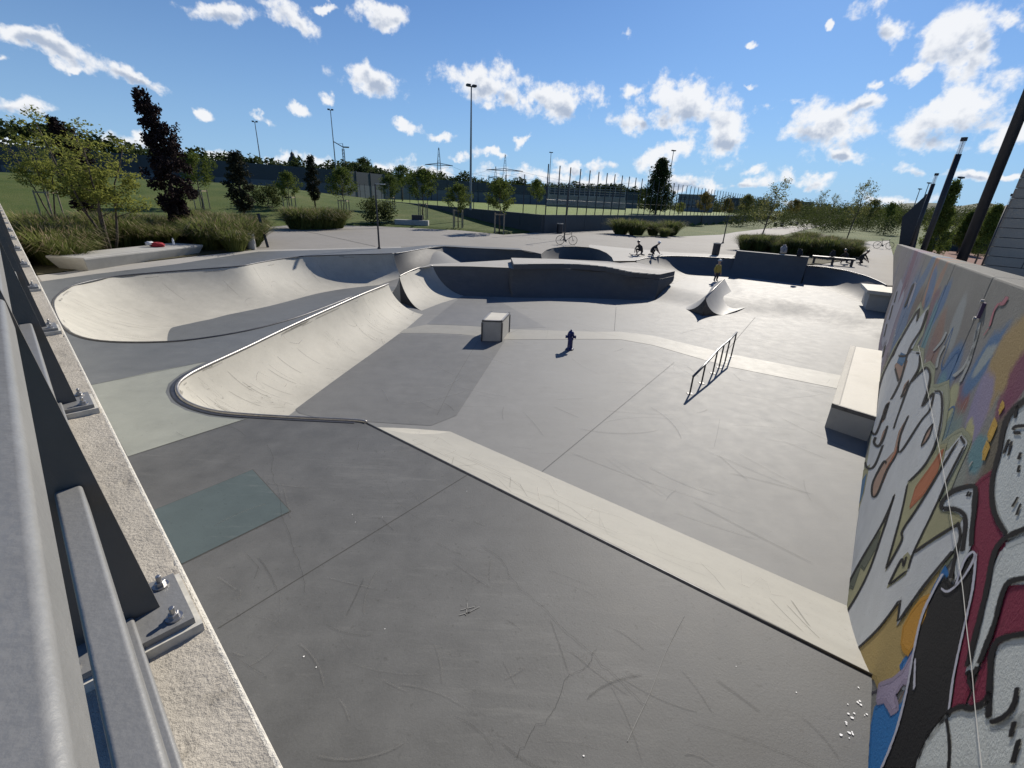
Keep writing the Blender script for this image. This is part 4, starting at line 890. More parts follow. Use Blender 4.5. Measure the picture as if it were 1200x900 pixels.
# ================================================================ bicycles
def bicycle(label, loc, rz, s_=1.0):
    b_ = thing('bicycle', label, 'bicycle', loc, rz); b_.scale = (s_,) * 3
    fr_ = MB(); RA, RB, BB, SE, HT, HB_ = Vector((-.52, 0, .34)), Vector((.52, 0, .34)), Vector((-.08, 0, .30)), Vector((-.22, 0, .82)), Vector((.36, 0, .86)), Vector((.39, 0, .66))
    for a, b in ((RA, BB), (RA, SE.lerp(BB, .15)), (BB, SE), (SE.lerp(BB, .12), HT.lerp(HB_, .2)), (BB, HB_), (HT, HB_), (HB_, RB)): fr_.tube([a, b], .018, 8)
    fr_.build('frame', M['dark'], b_)
    for c_ in (RA, RB):
        mb = MB(); k = 24
        mb.tube([c_ + Vector((math.cos(2 * math.pi * i / k) * .33, 0, math.sin(2 * math.pi * i / k) * .33)) for i in range(k + 1)], .02, 6, cap=False); w_ = mb.build('wheel', M['black'], b_, smooth=True)
        mb = MB()
        for i in range(16): a = i * math.pi / 8; mb.tube([c_, c_ + Vector((math.cos(a) * .32, 0, math.sin(a) * .32))], .003, 4)
        mb.tube([c_ + Vector((0, -.04, 0)), c_ + Vector((0, .04, 0))], .03, 8); mb.build('spokes', M['coping'], w_)
    mb = MB(); mb.box(SE + Vector((-.02, 0, .09)), (.26, .13, .05)); mb.tube([SE, SE + Vector((0, 0, .08))], .014, 6); mb.build('saddle', M['black'], b_, bevel=.015)
    mb = MB(); mb.tube([HT, HT + Vector((-.02, 0, .12))], .016, 6); mb.tube([HT + Vector((.02, -.3, .14)), HT + Vector((-.02, 0, .12)), HT + Vector((.02, .3, .14))], .014, 6); mb.build('handlebar', M['dark'], b_)
    mb = MB(); mb.lathe([(.09, -.01), (.09, .01)], (0, 0, 0), 16); mb.v = [(x + BB.x, z - .03, y + BB.z) for x, y, z in mb.v]; mb.tube([BB + Vector((0, -.05, 0)), BB + Vector((.1, -.06, -.14))], .012, 6); mb.tube([BB + Vector((0, .05, 0)), BB + Vector((-.1, .06, .14))], .012, 6); mb.build('crank', M['copingdark'], b_)
    return b_
bicycle('dark bicycle leaning at a lamp post on the plaza behind the round pocket', atf(663.5, 286.8, z_d), R(8), .95)
bicycle('dark bicycle parked on the lawn edge beyond the far end of the graffiti wall', atf(1034, 291.5, lambda x, y: 1.4), R(-20), 1.0)

# ================================================================ lamps, bins, bollard, benches
def bin_(label, px, py, h=.8, r_=.2, mat='dark', capm='bench'):
    p = atf(px, py, z_d); b_ = thing('litter_bin', label, 'bin', p)
    mb = MB(); mb.lathe([(r_ * .8, 0), (r_, .03), (r_, h - .06)], n=18); mb.build('body', M[mat], b_, smooth=False)
    mb = MB(); mb.lathe([(r_ * 1.06, h - .06), (r_ * 1.08, h), (r_ * .7, h + .004), (r_ * .68, h - .1)], n=18); mb.build('rim', M[capm], b_); return b_
bin_('dark round litter bin with a pale rim on the plaza behind the right quarter pipe', 838, 299, .82, .24)
p = atf(295, 292, z_d); bo = thing('concrete_bollard', 'round pale concrete bollard at the end of the grass bed', 'bollard', p)
mb = MB(); mb.lathe([(.22, 0), (.22, .72), (.2, .75), (.0, .76)], n=20); mb.build('post', M['bench'], bo, smooth=False)
mb = MB(); mb.lathe([(.205, .752), (.2, .77), (0, .772)], n=20); mb.build('cap', M['benchtop'], bo)
def lamp(label, p, ph, arm, r_=.055):
    l_ = thing('street_lamp', label, 'street lamp', p)
    mb = MB(); mb.tube([(0, 0, 0), (0, 0, ph)], [r_, r_ * .75], 10); mb.build('pole', M['dark'], l_)
    mb = MB(); mb.lathe([(r_ * 2, 0), (r_ * 2, .03), (r_ * 1.3, .1)], n=12); mb.build('base_flange', M['dark'], l_)
    if arm:
        mb = MB(); mb.box((arm / 2, 0, ph - .03), (abs(arm), .12, .05)); mb.build('head', M['polemat'], l_)
        mb = MB(); mb.box((arm * .75, 0, ph - .062), (abs(arm) * .45, .1, .012)); mb.build('lens', M['white'], l_)
    return l_
lp0 = atf(444.5, 291.5, z_d)
lamp('slim dark lamp post with a short pale head on the plaza left of the hip', lp0, ztop(lp0, 214.5) - lp0.z, .55)
p = atf(847, 285, z_d); lamp('slim dark lamp post standing close beside the litter bin', p, ztop(p, 252) - p.z, .4)
p = atf(661, 281, z_d); lamp('slim dark lamp post next to the leaning bicycle', p, ztop(p, 214) - p.z, .5)
p = atf(314, 290, z_d); pl_ = thing('wooden_post', 'dark leaning square post beside the pale bollard', 'post', p); mb = MB(); d_ = at(302, 250, 0); q = Vector((-.35, .2, ztop(p, 252) - p.z)); mb.tube([(0, 0, 0), q], .075, 4); mb.build('shaft', M['dark'], pl_); mb = MB(); mb.tube([q, q * 1.03], .09, 4); mb.build('cap', M['dark'], pl_)
# big concrete bench on the left
ft = [at(112, 316, 1.33), at(85, 309.5, 1.33), at(82, 298.5, 1.8), at(112, 303, 1.8)]
A0_, A1_, B0_ = at(103, 319, 1.28), at(240, 297.5, 1.36), at(90, 310, 1.3)
dl = (A1_ - A0_); dl.z = 0; Ln = dl.length; dl.normalize(); dn = Vector((-dl.y, dl.x, 0))
cb = thing('concrete_bench', 'long flat grey concrete bench with undercut sides in front of tall grass', 'bench', A0_)
mb = MB()
for k, (w0, w1, z0, z1) in enumerate(((.18, 1.25, -.05, .36),)):
    bot = [dl * .25 + dn * .25, dl * (Ln - .25) + dn * .25, dl * (Ln - .25) + dn * 1.35, dl * .25 + dn * 1.35]; top = [Vector((0, 0, 0)), dl * Ln, dl * Ln + dn * 1.6, dn * 1.6]
    mb.add([b + Vector((0, 0, -.1)) for b in bot] + [t + Vector((0, 0, .43)) for t in top] + [t + Vector((0, 0, .5)) for t in top], [(3, 2, 1, 0), (8, 9, 10, 11)] + [(i, (i + 1) % 4, 4 + (i + 1) % 4, 4 + i) for i in range(4)] + [(4 + i, 4 + (i + 1) % 4, 8 + (i + 1) % 4, 8 + i) for i in range(4)])
mb.build('slab', M['bench'], cb, bevel=.02)
mb = MB(); mb.add([v + Vector((0, 0, .504)) for v in (dl * .15 + dn * .15, dl * (Ln - .15) + dn * .15, dl * (Ln - .15) + dn * 1.45, dl * .15 + dn * 1.45)], [(0, 1, 2, 3)]); mb.build('seat_face', M['bench'], cb)
bp_ = A0_ + dl * Ln * .70 + dn * .8 + Vector((0, 0, .51))
redm = plain('red_cloth', (.32, .02, .03), .9, var=.4, sc=20); bt_ = tag(MB().build('tmp', redm), None)
bpy.data.objects.remove(bt_)
bag = thing('folded_jacket', 'crumpled red jacket with a white part lying on the concrete bench', 'jacket', bp_)
def blob(mb, c, r_, seed, n=14):
    for i in range(n + 1):
        for j in range(n):
            a = math.pi * i / n; b = 2 * math.pi * j / n; d = Vector((math.sin(a) * math.cos(b), math.sin(a) * math.sin(b), math.cos(a)))
            k = 1 + .35 * noise.noise(d * 1.9 + Vector((seed, 0, 0))) + .15 * noise.noise(d * 5 + Vector((seed, 1, 0))); mb.v.append((c[0] + d.x * r_[0] * k, c[1] + d.y * r_[1] * k, c[2] + max(-r_[2] * .7, d.z * r_[2] * k)))
    o0 = len(mb.v) - (n + 1) * n
    for i in range(n):
        for j in range(n): mb.f.append((o0 + i * n + j, o0 + i * n + (j + 1) % n, o0 + (i + 1) * n + (j + 1) % n, o0 + (i + 1) * n + j))
    mb.mi = [0] * len(mb.f)
mb = MB(); blob(mb, (0, 0, .08), (.34, .2, .11), 3); mb.build('body', redm, bag, smooth=True)
mb = MB(); blob(mb, (-.22, -.08, .13), (.2, .14, .09), 8); mb.build('lining', M['white'], bag, smooth=True)
bo_ = thing('water_bottle', 'clear plastic bottle standing on the bench right of the red jacket', 'bottle', A0_ + dl * Ln * .86 + dn * .8 + Vector((0, 0, .504)))
mb = MB(); mb.lathe([(.04, 0), (.045, .02), (.045, .2), (.02, .27), (.016, .29)], n=14); mb.build('body', M['glass'], bo_, smooth=True); mb = MB(); mb.lathe([(.019, .28), (.019, .31)], n=12); mb.build('cap', M['white'], bo_)
# bench in front of the dark wall
a_, b_ = atf(656, 267.5, z_d), atf(712, 266.5, z_d); d_ = b_ - a_
sb_ = thing('stone_bench', 'long low pale stone bench in front of the dark field wall', 'bench', a_); an = math.atan2(d_.y, d_.x)
mb = MB(); mb.box((d_.x / 2, d_.y / 2, .62), (d_.length, .9, .18), an); mb.build('seat', M['strip'], sb_, bevel=.02)
for t in (.1, .5, .9):
    mb = MB(); mb.box((d_.x * t, d_.y * t, .27), (.6, .7, .56), an); mb.build('leg', M['bench'], sb_)
p = atf(655, 274, z_d); bin_('dark square-shouldered litter bin at the left end of the long low stone bench', 655.5, 273.5, .95, .3)
p = atf(483, 264.5, z_d); mb = MB(); sp_ = thing('plaza_bench', 'low dark stone seat with a backrest block on the plaza edge below the lawn', 'bench', p); mb.box((0, 0, .28), (3.4, .9, .56), .05); mb.build('seat', M['bench'], sp_, bevel=.02); mb = MB(); mb.box((.5, .3, .8), (1.1, .35, .5), .05); mb.build('backrest', M['dark'], sp_)

# ================================================================ terrain round the park
PE = [(-60, 12), (-40, 20), (-28, 30.5), (-21.5, 39.5), (-13.5, 44.6), (-5.4, 44.5), (2.3, 46.6)]
FC = at(637, 253, 3.0); FL = (at(473, 238, 3.0) - FC); FL.z = 0; FL.normalize(); FR = (at(800, 253, 3.0) - FC); FR.z = 0; FR.normalize(); FZ = 3.0
FIELD = [FC, FC + FR * 150, FC + FR * 150 + FL * 120, FC + FL * 120]
def zg(x, y):
    z = 1.39
    if inside(FIELD, x, y): return 2.9 if segd(FIELD, x, y) > 1.3 else (2.2 if (Vector((x, y, 0)) - FC).dot(FR) > (Vector((x, y, 0)) - FC).dot(FL) else zg_l(x, y))
    if y > 8 and x < 60:
        r = (Vector((x, y, 0)) - FC); side = FR.x * r.y - FR.y * r.x
        if side > 0 or x < -10: z = max(z, zg_l(x, y))
    q = Vector((x, y, 0)) - P0; s = q.dot(UW); b = -q.dot(NW)
    if b > -.15 and s > -60: z = max(z, 1.39 + max(0.0, (3.0 - .037 * max(s, -4) - 1.39)) * (1 - sm((b - 15) / 12)))
    if b < 60: pass
    o = q.dot(NL) + NL.dot(P0)
    return z
def zg_l(x, y):
    az_ = math.degrees(math.atan2(x, y)); d = segd(PE, x, y, False)
    k = sum((PE[i + 1][0] - PE[i][0]) * 0 for i in range(6))
    beyond = not inside(PE + [(3, 0), (-60, 0)], x, y)
    if not beyond or x > 6: return 1.39
    hh = 1.62 + 1.75 * sm((-14 - az_) / 16)
    return 1.39 + hh * sm(d / 38) ** .9
def axis(a, b, st, far0, far1, g_=1.16):
    v = [a + st * i for i in range(int((b - a) / st) + 1)]
    s_ = st; w = a
    lo = []
    while w > far0: s_ *= g_; w -= s_; lo.append(w)
    s_ = st; w = v[-1]; hi = []
    while w < far1: s_ *= g_; w += s_; hi.append(w)
    return lo[::-1] + v + hi
xs = axis(-62, 62, 1.0, -3500, 3500); ys = axis(-12, 100, 1.0, -1500, 4500)
mb = MB(); OUT2 = [(p[0], p[1]) for p in outer]
for y in ys:
    for x in xs:
        z = zg(x, y) + .05 * noise.noise(Vector((x * .12, y * .12, 0)))
        if abs(x) < 62 and -12 <= y < 100:
            if inside(OUT2, x, y): z = -1.2 if segd(OUT2, x, y) > 1.5 else min(z, z_d(x, y) - .06)
            elif segd(OUT2, x, y) < 1.2: z = min(z, 1.36) if z < 1.5 else z
        wd_ = (Vector((x, y, 0)) - P0).dot(NW); ws_ = (Vector((x, y, 0)) - P0).dot(UW)
        if abs(x) < 40 and -12 < y < 50 and (inside(main_hole, x, y) or segd(main_hole, x, y) < 1.4 or (-1.25 < wd_ < 8 and -8 < ws_ < 47 and inside(OUT2, x + NW.x * 1.5, y + NW.y * 1.5))): z = -1.2
        if (Vector((x, y, 0))).dot(NL) < LOFF + .8 and Vector((x, y, 0)).dot(UL) < 42 and (Vector((x, y, 0)) - P0).dot(NW) > -1.0: z = min(z, .9)
        if (Vector((x, y, 0)) - P0).dot(NW) > -1.0 and -1 < (Vector((x, y, 0)) - P0).dot(UW) < 46 and y > 0 and segd(OUT2, x, y) < 1.2: z = min(z, 1.0)
        mb.v.append((x, y, z))
nx = len(xs)
for j in range(len(ys) - 1):
    for i in range(nx - 1): a = j * nx + i; mb.f.append((a, a + 1, a + nx + 1, a + nx))
def lawnmat(name, c1, c2, c3, sc=.35):
    m, t, p, o = newmat(name); ge = N(t, 'ShaderNodeNewGeometry')
    a = N(t, 'ShaderNodeTexNoise', i_Scale=sc, i_Detail=7.0, i_Roughness=.65); b = N(t, 'ShaderNodeTexNoise', i_Scale=9.0, i_Detail=6.0, i_Roughness=.7)
    L(t, ge.outputs['Position'], a.inputs['Vector']); L(t, ge.outputs['Position'], b.inputs['Vector'])
    r = N(t, 'ShaderNodeValToRGB'); r.color_ramp.elements[0].position = .3; r.color_ramp.elements[0].color = c4(c1); r.color_ramp.elements[1].position = .72; r.color_ramp.elements[1].color = c4(c3)
    e = r.color_ramp.elements.new(.5); e.color = c4(c2)
    L(t, MATH(t, 'ADD', MATH(t, 'MULTIPLY', a.outputs['Fac'], .55), MATH(t, 'MULTIPLY', b.outputs['Fac'], .45)), r.inputs[0]); L(t, r.outputs[0], p.inputs['Base Color'])
    p.inputs['Roughness'].default_value = .9; p.inputs['Specular IOR Level'].default_value = .15
    bm = N(t, 'ShaderNodeBump', i_Strength=.9, i_Distance=.06); L(t, b.outputs['Fac'], bm.inputs['Height']); L(t, bm.outputs[0], p.inputs['Normal']); return m
lawn = lawnmat('lawn', (.03, .055, .010), (.075, .105, .024), (.165, .155, .06), .22)
tag(mb.build('lawn_ground', lawn, smooth=True), kind='structure')
sheet('sports_field', FIELD, [], lambda x, y: FZ, lawnmat('turf', (.13, .18, .045), (.16, .21, .055), (.19, .24, .07), .1), 6, 0)
mb = MB()                                                      # white field lines
for k in (.08, .5, .92): ribbon(mb, [FC + FR * 3 + FL * 115 * k + Vector((0, 0, FZ)), FC + FR * 100 + FL * 115 * k + Vector((0, 0, FZ))], .14, .012)
tag(mb.build('field_lines', M['white']), kind='structure')
soil = concrete('bed_soil', (.085, .075, .04), var=.35, rough=.95, bump=.8, bsc=25)
zb = lambda x, y: 1.43
sheet('grass_bed', PX([(298, 292.6), (44, 322.4), (26, 300), (26, 287), (125, 272), (308, 268)]), [], lambda x, y: z_d(x, y) + .02, soil, 2.0, .0)
sheet('grass_bed', [right[-1] + Vector((.3, .9, 0)), rlow[0] + Vector((1.0, .7, 0))] + PX([(1008, 302.5), (1012, 284), (950, 272), (884, 285), (868, 293)]), [], lambda x, y: 1.43, soil, 2.0, .0)
sheet('footpath', PX([(16, 276), (125, 265.5), (130, 268), (42, 277.5), (20, 284)], lambda x, y: 1.42), [], lambda x, y: zg(x, y) + .09, M['strip'], 1.0, 0)

# ---- dark retaining wall of the field, with net fence posts
wallm = concrete('dark_wall', (.060, .068, .075), var=.18, rough=.75, bump=.1)
fw_ = thing('field_wall', 'dark blue grey retaining wall along the edge of the raised sports field', 'wall', FC)
for dr_, L_, n_ in ((FL, 56, 14), (FR, 112, 28)):
    an = math.atan2(dr_.y, dr_.x); w_ = L_ / n_
    mb = MB(); mb.box((0, 0, -1.1), (w_ - .04, .35, 2.4)); pm = mb.mesh('wall_panel', wallm)
    for i in range(n_): put('wall_panel', pm, fw_, dr_ * (w_ * (i + .5)), (0, 0, an))
fp_ = thing('ball_fence', 'row of tall thin dark net posts standing on the wall of the sports field', 'fence', FC)
mb = MB(); mb.tube([(0, 0, -.2), (0, 0, 4.6)], .055, 6); pm = mb.mesh('fence_post', M['dark'])
mb = MB(); mb.tube([(0, 0, -.2), (0, 0, 3.0)], .045, 6); pm2 = mb.mesh('fence_post', M['dark'])
for i in range(58): put('fence_post', pm, fp_, FR * (.3 + 2.05 * i))
for i in range(1, 26): put('fence_post', pm2, fp_, FL * (3.7 * i) + Vector((0, 0, 0)), None, (1, 1, 1.25 if i < 5 else 1))
mb = MB()
for dr_, L_, hh in ((FR, 117, 4.5), (FL, 92, 2.95)):
    for z in (.08, 1.5): mb.tube([Vector((0, 0, z)), dr_ * L_ + Vector((0, 0, z))], .008, 4)
mb.build('net_wire', M['dark'], fp_)

# ---- long two-tone noise barrier
bar_u = concrete('barrier_upper', (.038, .050, .066), var=.15, rough=.6, bump=0, big=.05); bar_l = concrete('barrier_lower', (.095, .115, .135), var=.15, rough=.6, bump=0, big=.05)
nbp = [atD(-190, 200, 100), atD(0, 200, 101), atD(120, 205, 103), atD(250, 210, 104), atD(400, 220, 112), atD(450, 223, 124), atD(505, 226, 138), atD(560, 230, 148), atD(640, 232, 162), atD(760, 238, 190)]
path = []
for a, b in zip(nbp[:-1], nbp[1:]):
    n_ = max(1, round((b - a).length / 6))
    for i in range(n_): c_ = a.lerp(b, i / n_); path.append(Vector((c_.x, c_.y, 3.4)))
nb = thing('noise_barrier', 'long noise barrier with dark upper panels and paler lower panels below the wood', 'barrier', path[0])
mb = MB(); mb.box((0, 0, 3.75), (5.9, .2, 2.7)); um = mb.mesh('upper_panel', bar_u); mb = MB(); mb.box((0, 0, .9), (5.9, .26, 3.0)); lm = mb.mesh('lower_panel', bar_l); mb = MB(); mb.box((0, 0, 2.3), (.3, .42, 5.8)); pm = mb.mesh('barrier_post', bar_u)
for a, b in zip(path[:-1], path[1:]):
    d_ = b - a; an = math.atan2(d_.y, d_.x); c_ = (a + b) / 2 - path[0]; sx = d_.length / 6.0
    put('upper_panel', um, nb, c_, (0, 0, an), (sx, 1, 1)); put('lower_panel', lm, nb, c_, (0, 0, an), (sx, 1, 1)); put('barrier_post', pm, nb, a - path[0], (0, 0, an))

# ================================================================ foliage
def leaves(mb, c, rad, n, ls, r, squash=1.0, droop=0.0):
    for i in range(n):
        d = Vector((r.gauss(0, 1), r.gauss(0, 1), r.gauss(0, 1))).normalized() * rad * (r.random() ** .5); d.z *= squash
        p = Vector(c) + d; s = ls * r.uniform(.6, 1.3)
        u = Vector((r.gauss(0, 1), r.gauss(0, 1), r.gauss(0, .6) - droop)).normalized(); v = u.cross(Vector((r.gauss(0, 1), r.gauss(0, 1), r.gauss(0, 1)))).normalized()
        k = len(mb.v); mb.v += [tuple(p - u * s), tuple(p + v * s * .55), tuple(p + u * s), tuple(p - v * s * .55)]; mb.f.append((k, k + 1, k + 2, k + 3))
def limbs(mb, base, top, r0, nb_, reach, r, up_=.5, start=.35):
    base, top = Vector(base), Vector(top); k = 6; pts = []
    for i in range(k + 1): t = i / k; p = base.lerp(top, t) + Vector((r.gauss(0, .05), r.gauss(0, .05), 0)) * (t > 0); pts.append(p)
    mb.tube(pts, [r0 * (1 - .8 * i / k) for i in range(k + 1)], 7); ends = []
    for j in range(nb_):
        t = start + (1 - start) * (j + r.random()) / nb_; p = base.lerp(top, t); a = j * 2.4 + r.random(); l_ = reach(t) * r.uniform(.6, 1.0)
        e = p + Vector((math.cos(a) * l_, math.sin(a) * l_, l_ * up_)); m_ = p.lerp(e, .5) + Vector((0, 0, -l_ * .06)); mb.tube([p, m_, e], [r0 * (1 - .75 * t) * .5, r0 * (1 - .75 * t) * .35, .008], 5); ends += [m_, e, p.lerp(e, .75)]
    return ends
def mktree(kind, seed):
    r = random.Random(seed); tb = MB(); cb_ = MB()
    if kind == 'young':                                          # rounded, 5 m
        ends = limbs(tb, (0, 0, 0), (0, 0, 4.4), .07, 16, lambda t: 1.35 * math.sin(min(1, (t - .2) * 1.25) * 3.0 + .2) + .3, r, .55, .40)
        for e in ends: leaves(cb_, e, .45 * r.uniform(.7, 1.2), 75, .085, r)
        leaves(cb_, (0, 0, 4.4), .45, 90, .085, r)
    elif kind == 'columnar':                                     # dense, 7.8 m, two tips
        tb.tube([(0, 0, 0), (0, 0, 3), (.05, 0, 6.4)], [.13, .09, .03], 8)
        prof = [(1.5, .45), (2.0, .9), (3.0, 1.3), (4.0, 1.35), (5.0, 1.05), (5.8, .75), (6.6, .5), (7.3, .28)]
        for z0, w in prof:
            for q in range(int(10 + w * 16)):
                a = r.random() * 6.28; rr_ = w * r.uniform(.35, 1.0); off = Vector((-.25 * max(0, z0 - 5), 0, 0))
                leaves(cb_, Vector((math.cos(a) * rr_, math.sin(a) * rr_, z0 + r.uniform(-.45, .45))) + off, .32, 62, .10, r, 1, .5)
        for q in range(9): leaves(cb_, (-.85 + r.gauss(0, .07), r.gauss(0, .07), 7.0 + q * .1), .2, 26, .09, r); leaves(cb_, (-.35 + r.gauss(0, .07), r.gauss(0, .07), 6.9 + q * .085), .18, 22, .09, r)
        for q in range(14): leaves(cb_, (.75 + r.gauss(0, .15), r.gauss(0, .2), 5.0 + q * .09), .28, 26, .09, r)
    elif kind == 'spire':                                        # dense narrow cone, 5 m
        tb.tube([(0, 0, 0), (0, 0, 2.5), (.03, 0, 4.6)], [.08, .06, .02], 7)
        for q in range(100):
            z0 = 1.0 + 3.9 * (q / 100); w = .75 * math.sin(min(1, (z0 - .7) / 2.0) * 1.57) * (1 - max(0, z0 - 2.4) / 3.0) + .08
            a = r.random() * 6.28; leaves(cb_, (math.cos(a) * w * r.uniform(.3, 1), math.sin(a) * w * r.uniform(.3, 1), z0), .26, 50, .08, r, 1, .4)
    elif kind == 'airy':                                         # feathery light green, 5.5 m, several stems
        ends = []
        for k in range(4):
            a = k * 1.57 + .4; ends += limbs(tb, (math.cos(a) * .1, math.sin(a) * .1, 0), (math.cos(a) * 1.1, math.sin(a) * 1.1, 5.0 + r.uniform(-.6, .5)), .055, 12, lambda t: 1.5 * (1 - t * .55), r, .55, .35)
        for e in ends: leaves(cb_, e, .44 * r.uniform(.5, 1.2), 78 if e.z < 3.6 else 20, .058, r, .6, .5)
    elif kind == 'cone':                                         # broad dense, 8 m
        ends = limbs(tb, (0, 0, 0), (0, 0, 7.6), .15, 40, lambda t: 2.6 * (1.08 - t) ** .75, r, .3, .2)
        for e in ends: leaves(cb_, e, .66 * r.uniform(.6, 1.15), 85, .12, r)
        leaves(cb_, (0, 0, 7.5), .4, 60, .1, r)
    elif kind == 'sparse':                                       # thin leaning crown, 6 m
        ends = limbs(tb, (0, 0, 0), (.7, 0, 5.6), .075, 22, lambda t: 1.7 * (1.15 - t * .6), r, .75, .3)
        for e in ends: leaves(cb_, e, .42 * r.uniform(.5, 1.2), 20, .085, r)
    elif kind == 'bush':
        ends = limbs(tb, (0, 0, 0), (0, 0, 1.6), .05, 14, lambda t: 1.3, r, .35, .05)
        for e in ends: leaves(cb_, e, .45, 60, .08, r)
    return tb, cb_
KIND = {}
LM = dict(young=leafmat('leaf_green', (.05, .08, .018), (.14, .17, .04), .4), columnar=leafmat('leaf_copper', (.012, .010, .010), (.035, .022, .022), .12), spire=leafmat('leaf_dark', (.018, .022, .014), (.05, .05, .03), .2),
          airy=leafmat('leaf_lime', (.13, .15, .03), (.27, .28, .07), .5), cone=leafmat('leaf_deep', (.022, .036, .014), (.07, .09, .03), .3), sparse=leafmat('leaf_olive', (.09, .10, .03), (.2, .2, .07), .45), bush=leafmat('leaf_bush', (.03, .045, .015), (.085, .10, .03), .35),
          olive=leafmat('leaf_autumn', (.08, .08, .02), (.2, .16, .05), .4))
for i, k in enumerate(('young', 'columnar', 'spire', 'airy', 'cone', 'sparse', 'bush')):
    for v in (0, 1) if k in ('young', 'sparse', 'airy') else (0,):
        t_, c_ = mktree(k, 11 + i * 7 + v); KIND[k, v] = (t_.mesh('trunk', M['bark'], True), c_.mesh('crown', LM[k]))
HT_ = dict(young=4.9, columnar=7.85, spire=4.95, airy=5.6, cone=7.9, sparse=6.4, bush=2.3)
mb = MB()
for k in range(4): a = k * 1.57 + .78; mb.tube([(math.cos(a) * .55, math.sin(a) * .55, 0), (math.cos(a) * .5, math.sin(a) * .5, 1.75)], .045, 6)
stm = mb
stake1 = MB(); stake1.tube([(0, 0, -.1), (0, 0, 1.75)], .05, 6); stake1 = stake1.mesh('stake', M['stake'])
bar1 = MB(); bar1.box((0, 0, 0), (.85, .03, .09)); bar1 = bar1.mesh('crossbar', M['stake'])
def tree(kind, px, py, top, label, z=None, v=0, wid=1.0, stakes=False, name='young_tree', group=None, rz=None, mat=None, dist=None):
    if dist: p = atD(px, py, dist); p.z = zg(p.x, p.y)
    else: p = hit(px, py, zg) if z is None else at(px, py, z)
    h = ztop(p, top) - p.z; s = h / HT_[kind]; t = thing(name, label, 'tree' if kind != 'bush' else 'bush', p, 0, group)
    r_ = rnd.uniform(0, 6) if rz is None else rz; tm, cm_ = KIND[kind, v]
    if mat: cm_ = cm_.copy(); cm_.materials[0] = LM[mat]
    put('trunk', tm, t, (0, 0, -.05), (0, 0, r_), (s * wid, s * wid, s)); put('crown', cm_, t, (0, 0, 0), (0, 0, r_), (s * wid, s * wid, s))
    if stakes:
        for k in range(4): a = k * 1.57 + .78; put('stake', stake1, t, (math.cos(a) * .6, math.sin(a) * .6, 0))
        for k in range(4): a = k * 1.57; put('crossbar', bar1, t, (math.cos(a) * .42, math.sin(a) * .42, 1.62), (0, 0, a + 1.57))
    return t
tree('columnar', 215, 283, 106, 'tall dark copper columnar tree with two tips behind the concrete bench', name='columnar_tree', rz=0.15, wid=.86)
tree('columnar', 112, 270, 140, 'dark copper tree half hidden behind the feathery lime tree', name='columnar_tree', rz=1.2, wid=1.0)
tree('spire', 288, 262, 178, 'dark narrow spire tree nearest to the tall copper tree on its right', name='spire_tree', wid=1.35)
tree('spire', 370, 246, 183, 'dark narrow spire tree behind the isolated clump of tall grass', name='spire_tree', wid=1.0)
tree('airy', 131, 297, 130, 'feathery lime green tree with several stems left of the tall copper tree', name='feathery_tree', wid=1.15, rz=.3)
tree('airy', 62, 254, 148, 'pale feathery tree furthest left on the lawn', v=1, name='feathery_tree', wid=1.0, stakes=True)
for (px, py, tp_, lb, v) in ((238, 245, 176, 'staked young green tree between the tall copper tree and the first spire tree', 0), (341, 251, 199, 'round young green tree between the two dark spire trees', 1), (404, 254, 193, 'young green tree left of the crane on the lawn', 0),
        (458, 247, 203, 'small young tree above the slim lamp post head', 1), (496, 257, 194, 'broad young tree below the left electricity pylon', 0), (537, 267, 213, 'young tree just left of the tallest floodlight mast', 1), (585, 273, 206, 'young tree with brown stakes in front of the dark field wall corner', 0)):
    tree('young', px, py, tp_, lb, v=v, stakes=True, wid=1.0)
tree('young', 427, 226, 183, 'darker tree at the field edge behind the slim lamp post', v=1, wid=1.15, mat='cone', name='broad_tree')
tree('young', 472, 236, 192, 'darker tree at the field edge under the end of the crane wire', v=0, wid=1.1, name='broad_tree')
tree('young', 628, 251, 208, 'thin young tree on the turf at the corner of the field wall', z=3.0, v=1, wid=.8)
tree('bush', 315, 243, 212, 'low wide bush between the first spire tree and the round young tree', name='bush', wid=1.15)
tree('bush', 444, 262, 229, 'dark spreading bush directly behind the slim lamp post', name='bush', wid=1.3)
tree('cone', 766, 263, 186, 'large dark bushy tree behind the round grass clumps on the plaza', name='broad_tree', wid=1.08, z=1.4)
tree('sparse', 889, 288, 207, 'thin leaning tree with a sparse crown in the right grass bed', name='sparse_tree', wid=1.1, rz=0.1, z=1.4)
tree('sparse', 992, 281, 209, 'thin ragged tree in the right grass bed nearest the graffiti wall', v=1, name='sparse_tree', wid=.9, z=1.4)
for (px, py, tp_, lb, k, m_) in ((821, 264, 223, 'olive young tree on the right lawn closest to the net posts', 'young', 'olive'), (848, 262, 231, 'autumn tinted young tree above the litter bin', 'young', 'olive'), (795, 259, 236, 'small lime tree just right of the large bushy tree', 'young', 'airy'), (870, 264, 226, 'small olive tree behind the leaning sparse tree', 'young', 'sparse'),
        (953, 263, 222, 'wispy tree left of the far path bend', 'sparse', None), (970, 262, 226, 'wispy tree right of the far path bend', 'sparse', None), (926, 262, 232, 'low olive tree beyond the far benches', 'young', 'olive'), (1015, 270, 232, 'small olive tree above the pile of dark bags', 'young', 'sparse'), (1035, 275, 236, 'small tree above the bicycle on the lawn edge', 'young', 'young')):
    tree(k, px, py, tp_, lb, z=1.4, mat=m_, v=1 if px > 960 else 0, wid=.85)
tree('cone', 1094, 284, 212, 'slim dark tree standing between the two shorter light columns', dist=30, name='slim_tree', wid=.55, mat='young')
tree('cone', 1152, 285, 240, 'dark tree behind the tall light column', dist=42, name='slim_tree', wid=.8, mat='young')
